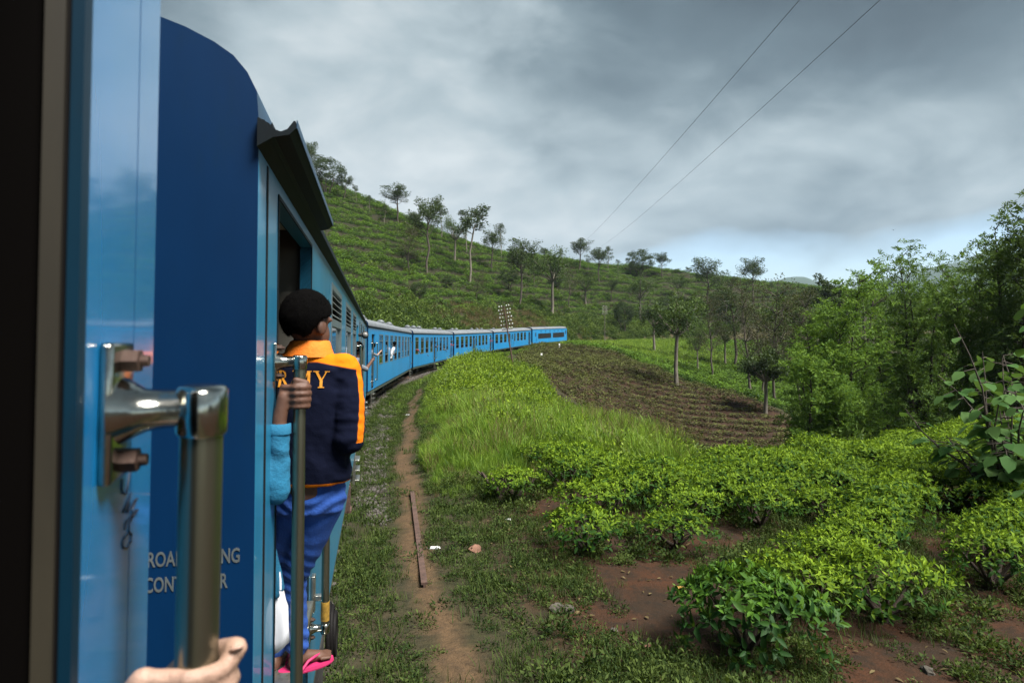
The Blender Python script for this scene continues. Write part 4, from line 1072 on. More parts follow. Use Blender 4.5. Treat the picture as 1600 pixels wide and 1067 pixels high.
def rows_on_hill():
    pts = []; d = 7.0
    while d < 118:
        r = RT + d; step = .92 / r if d < 70 else 1.1 / r
        th = np.arange(-.25, 1.75, step); th = th + rh.normal(size=len(th)) * step * .25
        dd = d + rh.normal(size=len(th)) * .12 + 1.6 * fbm(th * 22, np.full(len(th), d * .02), 3, 12)
        x = CC[0] - (RT + dd) * np.cos(th); y = CC[1] + (RT + dd) * np.sin(th)
        gap = fbm(x * .11, y * .11, 3, 14)
        keep = (gap > -.21) & (rh.uniform(0, 1, len(th)) > .06)
        # thin scrub at the foot of the hill takes over from the tea
        foot = (dd < 15 + 7 * fbm(th * 14, th * 0, 2, 44)) & (th < .75)
        keep &= ~foot & (y > 20) & (y < 420)
        pts.append(np.stack([x, y], -1)[keep]); d += 2.05
    return np.concatenate(pts)
hp = rows_on_hill()
def cull(p, zoff=1.0, marg=.15):
    """leave out what lies far outside the picture or deep behind the crest"""
    a = p[:, 0] / np.maximum(p[:, 1], .1)
    return p[(p[:, 1] > .5) & (a > -.8 - marg) & (a < .8 + marg)]
hp = cull(hp); hp = hp[hp[:, 0] / hp[:, 1] > -.66]
z = gz(hp[:, 0], hp[:, 1])
def rz(n, r, tilt=.12): return np.stack([r.normal(size=n) * tilt, r.normal(size=n) * tilt, r.uniform(0, 6.28, n)], -1)
sc = rh.uniform(.8, 1.35, len(hp)); sc3 = np.stack([sc, sc, sc * rh.uniform(.75, 1.15, len(hp))], -1)
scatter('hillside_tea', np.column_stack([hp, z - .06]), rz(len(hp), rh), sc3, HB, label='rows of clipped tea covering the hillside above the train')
print('hill tea', len(hp))
# freshly pruned slope inside the curve
DB_ = [bush_src('pruned_clump', 70, rh, M['tea_dark'], .46, .42, .14) for _ in range(4)]
def dark_rows():
    P = []
    for k in np.arange(40, 130, 1.75):
        x = np.arange(0, 30, .42); x = x + rh.normal(size=len(x)) * .08
        y = k + .30 * (x - 10) * -1 + .010 * (x - 8) ** 2 + .7 * np.sin(x * .22 + k * .07) + rh.normal(size=len(x)) * .12
        ok = in_dark(x, y) & (fbm(x * .25, y * .25, 3, 17) > -.30) & (rh.uniform(0, 1, len(x)) > .1)
        P.append(np.stack([x, y], -1)[ok])
    return np.concatenate(P)
dp = dark_rows(); z = gz(dp[:, 0], dp[:, 1]); sc = rh.uniform(.95, 1.5, len(dp))
scatter('pruned_tea', np.column_stack([dp, z - .04]), rz(len(dp), rh), np.stack([sc, sc, sc * rh.uniform(.6, 1.1, len(dp))], -1), DB_, label='rows of brown freshly pruned tea on the spur')
# green tea and grass in the hollow beyond
def hollow():
    P = []
    for k in np.arange(70, 215, 1.35):
        x = np.arange(8, 130, 1.0); x = x + rh.normal(size=len(x)) * .12; y = k + 1.5 * np.sin(x * .08) - .12 * x + rh.normal(size=len(x)) * .12
        s, d, th = track_sd(x, y)
        ok = (d < -9) & ~in_dark(x, y) & (y > 70) & (fbm(x * .1, y * .1, 3, 18) > -.2) & ~((x > 14) & (x < 48) & (y > 118) & (d > -34))
        P.append(np.stack([x, y], -1)[ok])
    return cull(np.concatenate(P))
lp = hollow(); z = gz(lp[:, 0], lp[:, 1]); sc = rh.uniform(.8, 1.25, len(lp))
n = 900; th = rh.uniform(-.1, 1.5, n); dd = rh.uniform(16, 95, n); x = CC[0] - (RT + dd) * np.cos(th); y = CC[1] + (RT + dd) * np.sin(th); k = (y > 30) & (x / np.maximum(y, 1) > -.4)
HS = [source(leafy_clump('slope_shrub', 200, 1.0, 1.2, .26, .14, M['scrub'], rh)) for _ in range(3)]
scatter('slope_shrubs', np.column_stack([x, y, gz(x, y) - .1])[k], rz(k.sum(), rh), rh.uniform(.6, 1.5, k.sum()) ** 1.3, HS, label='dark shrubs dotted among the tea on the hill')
scatter('hollow_tea', np.column_stack([lp, z - .05]), rz(len(lp), rh), sc, HB, label='rows of green tea in the hollow behind the pruned spur')
print('dark', len(dp), 'hollow', len(lp))

# scrub and dry grass on the cutting behind the carriages
rs = np.random.default_rng(9)
SCRUB = [source(leafy_clump('scrub_clump', 240, .9, 1.1, .22, .12, M['scrub'], rs)) for _ in range(4)]
DRY = [source(grass_tuft('dry_tuft', 46, .6, 1.3, .22, .012, M['dry'], rs, .7)) for _ in range(3)]
n = 5200; th = rs.uniform(-.22, .95, n); dd = 2.8 + rs.uniform(0, 1, n) ** 1.2 * 19
x = CC[0] - (RT + dd) * np.cos(th); y = CC[1] + (RT + dd) * np.sin(th)
dryw = sstep(.22, .36, th) * (1 - sstep(.50, .68, th)) * sstep(4, 7, dd) * (1 - sstep(15, 20, dd)) * (fbm(x * .1, y * .1, 3, 27) > -.10)
lim = (dd < 15 + 7 * fbm(th * 14, th * 0, 2, 44) + 1.5) | (rs.uniform(0, 1, n) < .05)
isdry = rs.uniform(0, 1, n) < dryw * .8
k1 = lim & ~isdry & (y > 15); z = gz(x, y); s3 = rs.uniform(.55, 1.45, n) * (.7 + .5 * sstep(3, 6, dd))
scatter('scrub', np.column_stack([x, y, z - .1])[k1], rz(k1.sum(), rs), s3[k1], SCRUB, label='dark scrub growing on the cutting behind the carriages')
k2 = isdry & lim; pd = np.column_stack([x, y, z - .05])[k2]; pd = np.concatenate([pd + np.column_stack([rs.normal(size=(len(pd), 2)) * .9, np.zeros(len(pd))]) for _ in range(3)]); pd[:, 2] = gz(pd[:, 0], pd[:, 1])
scatter('dry_grass', pd, rz(len(pd), rs), rs.uniform(.7, 1.4, len(pd)), DRY, label='patch of dry brown grass on the slope above the train')
# grassy bank beyond the spur
n = 5200; x = rs.uniform(10, 60, n); y = rs.uniform(112, 190, n); s, d, th = track_sd(x, y)
ok = (d < -2.6) & (d > -42) & ~in_dark(x, y) & (x / y < .42) & (x / y > .05)
k3 = (d < -4) & (d > -60) & ~in_dark(x, y) & (x / y < .5) & (fbm(x * .07, y * .07, 3, 61) > -.02) & (rs.uniform(0, 1, n) < .30)
scatter('bank_shrubs', np.column_stack([x, y, gz(x, y) - .1])[k3], rz(k3.sum(), rs), rs.uniform(.4, 1.2, k3.sum()), SCRUB, label='low shrubs breaking up the grassy bank')
TUFT_F = [source(grass_tuft('far_tuft', 26, .4, .8, .25, .035, M['grass'], rs, .6)) for _ in range(3)]
scatter('bank_grass', np.column_stack([x, y, gz(x, y) - .03])[ok], rz(ok.sum(), rs), rs.uniform(.8, 1.6, ok.sum()), TUFT_F, label='light green grass on the bank below the far curve of the track')

# ---------------------------------------------------------------- mound of grass and weeds inside the curve
rg = np.random.default_rng(21)
TUFT = [source(grass_tuft('grass_tuft', 46, .35, .85, .10, .010, M['grass'], rg, .75)) for _ in range(5)]
FINE = [source(grass_tuft('fine_tuft', 60, .25, .6, .12, .005, M['grass'], rg, .6)) for _ in range(3)]
WEED = [source(leafy_clump('weed_clump', 260, .50, .62, .10, .042, M['weed'], rg)) for _ in range(5)]
def mound():
    n = 60000
    x = rg.uniform(-7, 9, n); y = rg.uniform(9.5, 66, n) ** 1.0; y = 9.5 + (y - 9.5) * rg.uniform(.25, 1, n)
    s, d, th = track_sd(x, y)
    edge = np.interp(y, [9, 12, 14, 17, 22, 26, 31, 37, 46, 66], [.2, 1.4, 3.6, 4.9, 4.2, 3.6, 2.7, 2.2, 2.4, 2.8]) + .5 * fbm(x * .5, y * .5, 3, 3)
    teaedge = np.interp(x, [-3, -1, 1.2, 3.0, 4.2, 8], [11.4, 12.0, 13.4, 13.0, 13.2, 15.8])
    po = path_off(s)
    ok = (d < po - .42 - .25 * fbm(x, y, 2, 41)) & (x < edge) & (y > teaedge - .5 * rg.uniform(0, 1, n)) 
    return x[ok], y[ok], d[ok], (po - d)[ok]
x, y, d, off = mound()
z = gz(x, y)
shrub = sstep(20, 30, y + 3 * fbm(x * .4, y * .4, 3, 71)) * .9 + (fbm(x * .5, y * .5, 3, 72) > .04) * .55
u = rg.uniform(0, 1, len(x)); isw = u < shrub
te_ = np.interp(x, [-3, -1, 1.2, 3.0, 4.2, 8], [11.4, 12.0, 13.4, 13.0, 13.2, 15.8])
grow = .26 + .66 * sstep(.2, 2.2, off) * (.45 + .55 * sstep(-.4, 2.0, y - te_)) + .85 * fbm(x * .55, y * .55, 3, 73)
grow = np.clip(grow, .16, 1.4)
kw = isw & (rg.uniform(0, 1, len(x)) < .30); kg = ~isw & (rg.uniform(0, 1, len(x)) < .42)
WEEDS_B = [source(leafy_clump('scrub_weed', 200, .5, .6, .12, .05, M['scrub'], rg)) for _ in range(2)]
sw = grow * rg.uniform(.6, 1.3, len(x)) * (1 + .30 * sstep(24, 38, y))
scatter('weeds', np.column_stack([x, y, z - .05])[kw], rz(kw.sum(), rg), sw[kw], WEED + WEEDS_B, label='lime green leafy weeds on the mound inside the curve')
sg = grow * rg.uniform(.65, 1.35, len(x))
kd = ~isw & ~kg & (rg.uniform(0, 1, len(x)) < .05)
scatter('dry_stalks', np.column_stack([x, y, z])[kd], rz(kd.sum(), rg, .25), grow[kd] * rg.uniform(.5, 1.0, kd.sum()), DRY, label='dry straw coloured stalks among the green grass of the mound')
scatter('tall_grass', np.column_stack([x, y, z - .02])[kg], rz(kg.sum(), rg, .2), sg[kg], TUFT + FINE, label='tall bright grass on the mound beside the footpath')
print('mound weeds', kw.sum(), 'grass', kg.sum())
# seeding stems standing out of the grass edge
SEED = []
for k in range(3):
    mb = MB(); V = []; 
    for q in range(9):
        a = rg.uniform(0, 6.28); h = rg.uniform(.8, 1.5); l = rg.uniform(.1, .5)
        p = [(l * math.cos(a) * f ** 2 * h, l * math.sin(a) * f ** 2 * h, h * f) for f in (0, .35, .7, 1)]
        mb.tube(p, [.004, .004, .003, .002], 4)
        for f in np.linspace(.72, 1.0, 7):
            c = Vector((l * math.cos(a) * f ** 2 * h, l * math.sin(a) * f ** 2 * h, h * f))
            mb.tube([c, c + Vector((rg.normal() * .03, rg.normal() * .03, .05))], [.004, .002], 3)
    me = mb.mesh('seed_stem', M['dry']); SEED.append(source(me))
px_ = np.array([(3.9, 17.0), (4.3, 17.4), (4.6, 17.2), (3.4, 18.2), (4.9, 16.8), (2.6, 19.5), (4.1, 16.2), (3.0, 17.5), (1.6, 21)])
scatter('seed_stems', np.column_stack([px_, gz(px_[:, 0], px_[:, 1])]), rz(len(px_), rg), rg.uniform(.7, 1.2, len(px_)), SEED, label='pale seeding grass stems at the end of the mound')

# ---------------------------------------------------------------- low growth on the verge, the field floor and the track edge
rc = np.random.default_rng(31)
COVER = [source(leafy_clump('cover_clump', 90, .16, .09, .030, .015, M['cover'], rc)) for _ in range(4)]
COVER2 = [source(grass_tuft('short_tuft', 26, .06, .17, .06, .0035, M['cover'], rc, .8)) for _ in range(3)]
WEEDS2 = [source(leafy_clump('small_weed', 150, .24, .22, .058, .028, M['cover'], rc)) for _ in range(3)]
n = 90000
x = rc.uniform(-7, 14, n); y = 3.2 + rc.uniform(0, 1, n) ** 1.5 * 42
s, d, th = track_sd(x, y); po = path_off(s)
nn = fbm(x * .9, y * .9, 4, 81); nf = fbm(x * 3, y * 3, 2, 82)
onpath = np.abs(d - po) < .28 + .16 * nf
grav = (np.abs(d + 1.95) < .30 + .3 * nn) & (s > 10.5) & (s < 30)
verge = (d > -4.6) & (d < -1.25)
dens = np.where(verge, .55 + 1.6 * nn, .07 + .60 * (nn > .08))
dens = np.where(onpath, .03, dens); dens = np.where(grav, .30, dens); dens = np.where(np.abs(d) < 1.4, .08, dens)
red = np.hypot((x - 1.7) / 1.0, (y - 7.3) / 1.1) < 1.0
dens = np.where(red & ~verge, dens * .12, dens)
ok = (rc.uniform(0, 1, n) < dens) & (d < 2.5) & (x / y < .95)
x, y, d = x[ok], y[ok], d[ok]; z = gz(x, y)
sc = rc.uniform(.5, 1.35, len(x)) * (1 + .012 * y)
kind = rc.integers(0, 7, len(x))
scatter('ground_cover', np.column_stack([x, y, z - .01]), rz(len(x), rc), sc, COVER + COVER2, kind, label='low creeping weeds and short grass over the verge and field floor')
print('cover', len(x))
n = 900; x = rc.uniform(-1.5, 9, n); y = rc.uniform(3.6, 13, n); s, d, th = track_sd(x, y)
ok = (d < -3.2) & (fbm(x * .7, y * .7, 3, 83) > .0) & ~(np.hypot((x - 1.7) / 1.0, (y - 7.3) / 1.1) < 1.0)
scatter('field_weeds', np.column_stack([x, y, gz(x, y)])[ok], rz(ok.sum(), rc), rc.uniform(.5, 1.2, ok.sum()), WEEDS2, label='dark leafy weeds between the footpath and the tea rows')
n = 5200; s = rc.uniform(26, 215, n); off = -1.75 - rc.uniform(0, 1, n) ** 1.3 * 4.5; th = TH0 + s / RT; x = CC[0] - (RT + off) * np.cos(th); y = CC[1] + (RT + off) * np.sin(th)
near_path = (np.abs(off - path_off(s)) < .45) & (s < 44)
k = ~near_path & (rc.uniform(0, 1, n) < .9) & ((s > 44) | (off > -2.6))
VG = [source(grass_tuft('verge_tuft', 34, .15, .42, .16, .010, M['grass'], rc, .7)) for _ in range(2)] + [source(leafy_clump('verge_weed', 90, .30, .30, .09, .045, M['scrub'], rc)) for _ in range(2)]
scatter('verge_growth', np.column_stack([x, y, gz(x, y) - .02])[k], rz(k.sum(), rc), rc.uniform(.5, 1.3, k.sum()) * np.where(off[k] > -2.3, .55, 1), VG, label='rough grass and weeds along the inner edge of the track')
# stones and gravel, dead leaves
def pebble(name, r, material):
    mb = MB(); mb.ell((0, 0, 0), 1, 1, 1, None, 7, 5); me = mb.mesh(name, material)
    co = np.array([v.co[:] for v in me.vertices]); co *= (1 + r.normal(size=(len(co), 1)) * .16) * np.array([1, .8, .62]); me.vertices.foreach_set('co', co.astype(np.float32).ravel())
    me.polygons.foreach_set('use_smooth', np.zeros(len(me.polygons), dtype=bool)); me.update(); return me
PEB = [source(pebble('pebble', rc, M['stone'])) for _ in range(4)]
n = 12000; s = rc.uniform(-3, 60, n); off = np.where(rc.uniform(0, 1, n) < .28, rc.normal(size=n) * .22 - 1.95, rc.uniform(-1.75, 1.7, n))
th = TH0 + s / RT; x = CC[0] - (RT + off) * np.cos(th); y = CC[1] + (RT + off) * np.sin(th)
ok = (y > 2) & ((off > -1.5) | ((s > 10) & (s < 30) & (np.abs(off + 1.95) < .3)))
scatter('gravel', np.column_stack([x, y, gz(x, y) + .005])[ok], rc.uniform(0, 6, (ok.sum(), 3)), (rc.uniform(.02, .05, n) * np.where(off > -1.5, 1.15, 1))[ok], PEB, label='grey ballast stones along the track edge')
DL = [source(leafmesh('dead_leaf', [leaves(np.array([[0, 0, .01]]), np.array([[1, .1, .15]]), np.array([[0, .1, 1.]]), .075, .035, .3 * k, True)], M['dry'])) for k in range(3)]
n = 900; x = rc.uniform(-1.5, 9, n); y = rc.uniform(4, 13, n); s, d, th = track_sd(x, y); ok = d < -3.3
scatter('leaf_litter', np.column_stack([x, y, gz(x, y) + .012])[ok], rz(ok.sum(), rc, .3), rc.uniform(.5, 1.1, ok.sum()), DL, label='dead tea leaves scattered on the soil')
# ---------------------------------------------------------------- trees
def limb_path(p, d, L, r, n=4, up=.25, wob=.12):
    pts = [np.array(p, float)]; d = np.array(d, float); d /= np.linalg.norm(d)
    for k in range(n):
        d = d + r.normal(size=3) * wob + np.array([0, 0, up * .25]); d /= np.linalg.norm(d)
        pts.append(pts[-1] + d * L / n)
    return pts
def cloud(c, rad, n, ll, lw, r, flat=.75, up=.25, base_t=0.0, zt=None):
    u = unit(n, r); q = r.uniform(.15, 1, n) ** .5
    P = np.asarray(c) + u * q[:, None] * rad * np.array([1, 1, flat])
    D = u + r.normal(size=(n, 3)) * .7; D[:, 2] += up
    N = r.normal(size=(n, 3)) + np.array([0, 0, .6])
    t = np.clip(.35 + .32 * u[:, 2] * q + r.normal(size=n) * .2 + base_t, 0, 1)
    return leaves(P, D, N, ll * r.uniform(.6, 1.35, n), lw * r.uniform(.7, 1.2, n), t)
def make_tree(kind, H, Wc, seed, leafm, barkm, dens=1.0):
    """returns trunk mesh, crown mesh; H height, Wc crown width in metres"""
    r = np.random.default_rng(seed); mb = MB(); parts = []
    if kind == 'feather':
        tips = []
        for k in range(5):
            a = k * 1.26 + r.uniform(-.4, .4); base = np.array([r.normal() * .15, r.normal() * .15, -.3])
            lean = r.uniform(.25, .75) * Wc * .5; h = H * r.uniform(.72, 1.0)
            m = np.array([math.cos(a) * lean, math.sin(a) * lean, h])
            path = [base, base + np.array([math.cos(a) * lean * .28, math.sin(a) * lean * .28, h * .12])]
            for f in (.3, .5, .75, 1): path.append(base + np.array([m[0] * f ** .9, m[1] * f ** .9, h * f]) + r.normal(size=3) * .14)
            mb.tube([p for p in path], [.20 * H / 9, .16 * H / 9, .11 * H / 9, .07 * H / 9, .04, .012], 7)
            for j in range(34):
                f = r.uniform(.16, 1.0); i = min(int(f * (len(path) - 1)), len(path) - 2); q = f * (len(path) - 1) - i
                p = path[i] * (1 - q) + path[i + 1] * q
                aa = r.uniform(0, 6.28); env = Wc * .55 * (1.0 - .72 * max(0, f - .30) ** 1.2) * (.7 + .3 * min(1, f / .25))
                L = r.uniform(.35, .95) * env * .8
                d = np.array([math.cos(aa), math.sin(aa), .35 + .4 * f])
                lp = limb_path(p, d, L, r, 4, .3); mb.tube(lp, [.035, .026, .018, .012, .006], 4)
                for w in range(7):
                    c = lp[2 + int(r.integers(0, 3))] + r.normal(size=3) * .30; tips.append((c, f))
        for c, f in tips:
            # feathery sprays: leaflets along drooping rachises
            nr_ = 4; n = 9
            for q in range(int(nr_ * dens + r.uniform(0, 1))):
                a = r.uniform(0, 6.28); d = np.array([math.cos(a), math.sin(a), r.uniform(-.15, 1.7)]); d /= np.linalg.norm(d); Lr = r.uniform(.3, .65)
                f_ = np.linspace(.1, 1, n); P = c + d * Lr * f_[:, None] - np.array([0, 0, 1.]) * (.30 * Lr * f_ ** 2)[:, None]
                sd = np.cross(d, unit(1, r)[0]); sd /= np.linalg.norm(sd) + 1e-9; sg = np.where(np.arange(n) % 2 == 0, 1, -1)[:, None]
                D = d * .6 + sd * sg + r.normal(size=(n, 3)) * .25; N = unit(n, r) + [0, 0, .5]
                t = np.clip(r.uniform(.1, .8) + (f - .5) * .25 + r.normal(size=n) * .15, 0, 1)
                parts.append(leaves(P, D, N, .18, .062, t))
    elif kind == 'plume':
        mb.tube([(0, 0, -.5), (.05, 0, H * .4), (0, .05, H * .8), (.02, 0, H)], [.2, .15, .07, .01], 8)
        for j in range(230):
            f = r.uniform(.12, 1) ** .8; z = H * f; aa = r.uniform(0, 6.28); L = Wc * .5 * (1 - f) ** .65 * r.uniform(.6, 1.1) + .35
            lp = limb_path((0, 0, z * .96), (math.cos(aa), math.sin(aa), .75), L * 1.15, r, 5, .7, .1); mb.tube(lp, [.035, .025, .018, .012, .008, .004], 4)
            for q in range(5):
                c = lp[1 + q]; n = int(20 * dens)
                ax = (lp[min(q + 2, 5)] - lp[q]); ax = ax / (np.linalg.norm(ax) + 1e-9)
                P = c + ax * r.uniform(-.25, .3, n)[:, None] + r.normal(size=(n, 3)) * .035
                D = ax * .65 + unit(n, r) * .75; D[:, 2] += .25
                parts.append(leaves(P, D, unit(n, r) + [0, 0, .4], .24 * r.uniform(.6, 1.2, n), .055, np.clip(r.uniform(0, 1, n) * .7 + .2 * f, 0, 1)))
    elif kind == 'round':
        for k in range(3):
            a = k * 2.1 + r.uniform(-.4, .4)
            lp = limb_path((0, 0, -.4), (.35 * math.cos(a), .35 * math.sin(a), 1), H * .6, r, 4, .3, .1); mb.tube(lp, [.28, .2, .15, .1, .05], 7)
            for j in range(5):
                b = limb_path(lp[2 + j % 3], (r.normal(), r.normal(), .7), Wc * .35, r, 3); mb.tube(b, [.08, .06, .04, .02], 5)
        for j in range(int(95 * dens)):
            u = unit(1, r)[0]; q = r.uniform(.35, 1) ** .5; c = np.array([0, 0, H * .62]) + u * q * np.array([Wc * .47, Wc * .47, H * .36])
            parts.append(cloud(c, r.uniform(.5, .95) * Wc / 8, 60, .34, .2, r, .7, .3, .12 * u[2]))
    else:
        tall = kind in ('oak', 'thin', 'sparse'); fork = {'oak': .52, 'thin': .60, 'sparse': .30, 'pollard': .50}[kind]
        tr = {'oak': .17, 'thin': .11, 'sparse': .12, 'pollard': .21}[kind] * (H / 12) ** .5 * (1.25 if kind == 'pollard' else 1)
        lean = r.normal(size=2) * (.022 if kind != 'pollard' else .003) * H
        tp = [np.array([lean[0] * f ** 2 + r.normal() * (.004 if kind == 'pollard' else .010) * H * (0 < f < 1), lean[1] * f ** 2 + r.normal() * (.004 if kind == 'pollard' else .010) * H * (0 < f < 1), H * fork * f - (.5 if f == 0 else 0)]) for f in (0, .06, .33, .66, 1)]
        mb.tube(tp, [tr * 1.35, tr * 1.1, tr * .95, tr * .85, tr * .78], 9)
        if kind in ('oak', 'sparse', 'thin'):
            lead = limb_path(tp[-1], (lean[0] * .1, lean[1] * .1, 1), H * (.93 - fork), r, 5, .4, .08); mb.tube(lead, [tr * .75, tr * .6, tr * .45, tr * .32, tr * .2, .015], 6)
        else: lead = [tp[-1]] * 6
        nl = {'oak': 13, 'thin': 8, 'sparse': 20, 'pollard': 11}[kind]
        for j in range(nl):
            a = j * 2.4 + r.uniform(-.5, .5); f = j / max(1, nl - 1)
            if kind == 'pollard': p = tp[-1] + np.array([0, 0, -.1]); up = r.uniform(.35, 1.3); L = r.uniform(.7, 1.0) * math.hypot(Wc * .5, H * .3) * (.85 if up > .9 else .75)
            else:
                p = lead[min(4, int(f * 4.5))]; up = r.uniform(.5, 1.0)
                L = Wc * .52 * (1 - .45 * f) * r.uniform(.65, 1.1)
            lp = limb_path(p, (math.cos(a), math.sin(a), up), L, r, 4, .5 if kind != 'pollard' else .55, .12)
            k0 = tr * (.5 if kind != 'pollard' else .55)
            mb.tube(lp, [k0, k0 * .75, k0 * .55, k0 * .38, .015], 5)
            subs = 3 if kind != 'thin' else 2
            for q in range(subs):
                b = limb_path(lp[2 + q % 3], np.array([math.cos(a), math.sin(a), up]) * .6 + r.normal(size=3) * .7 + [0, 0, .35], L * .45, r, 3, .5); mb.tube(b, [k0 * .4, k0 * .3, .02, .01], 4)
                n = {'oak': 46, 'thin': 34, 'sparse': 20, 'pollard': 62}[kind]
                for cpt, w in ((b[-1], 1), (b[-2], .8)):
                    top = (cpt[2] - H * fork) / (H * (1 - fork))
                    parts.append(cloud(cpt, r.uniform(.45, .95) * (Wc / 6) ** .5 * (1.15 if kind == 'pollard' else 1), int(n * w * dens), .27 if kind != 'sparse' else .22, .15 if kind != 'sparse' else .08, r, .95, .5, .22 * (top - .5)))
        for c in lead[3:]:
            if kind != 'pollard': parts.append(cloud(c, .5, int({'oak': 40, 'thin': 34, 'sparse': 18}[kind] * dens), .28, .14, r, 1.2, .6, .1))
    # bring the grown shape to the height and spread it was asked for
    VV = np.concatenate([p[0] for p in parts]); sz = H / np.percentile(VV[:, 2], 99.6); sx = Wc / (np.percentile(VV[:, :2], 98.5) - np.percentile(VV[:, :2], 1.5)); sx = min(max(sx, .6), 1.0 if kind == 'feather' else 1.5)
    parts = [(v * np.array([sx, sx, sz]), f, t) for v, f, t in parts]
    mb.V = [(v[0] * sx, v[1] * sx, v[2] * sz) for v in mb.V]
    return mb.mesh('trunk', barkm), leafmesh('crown', parts, leafm)
def put_tree(pos, meshes, label, cat='tree', group=None, rz_=0, scale=(1, 1, 1), name='tree'):
    root = empty(name, pos, rz_); root.scale = scale; tag(root, label, cat, group)
    link('trunk', meshes[0], root); link('crown', meshes[1], root)
    return root
VAR = {}
def variant(kind, k):
    if (kind, k) not in VAR:
        lm = {'oak': M['oak'], 'thin': M['oak'], 'pollard': M['oak_lime'], 'sparse': M['brown'], 'round': M['oak']}[kind]
        bk = {'pollard': M['bark_pale'], 'oak': M['bark'], 'thin': M['bark_pale'], 'sparse': M['bark'], 'round': M['bark']}[kind]
        VAR[(kind, k)] = make_tree(kind, 12.0, {'oak': 6.5, 'thin': 4.0, 'pollard': 7.5, 'sparse': 6.0, 'round': 9.0}[kind], 100 + 17 * k + len(kind), lm, bk)
    return VAR[(kind, k)]
CW = {'oak': 6.5, 'thin': 4.0, 'pollard': 7.5, 'sparse': 6.0, 'round': 9.0}
GH = 'tall shade trees dotted over the tea hill'
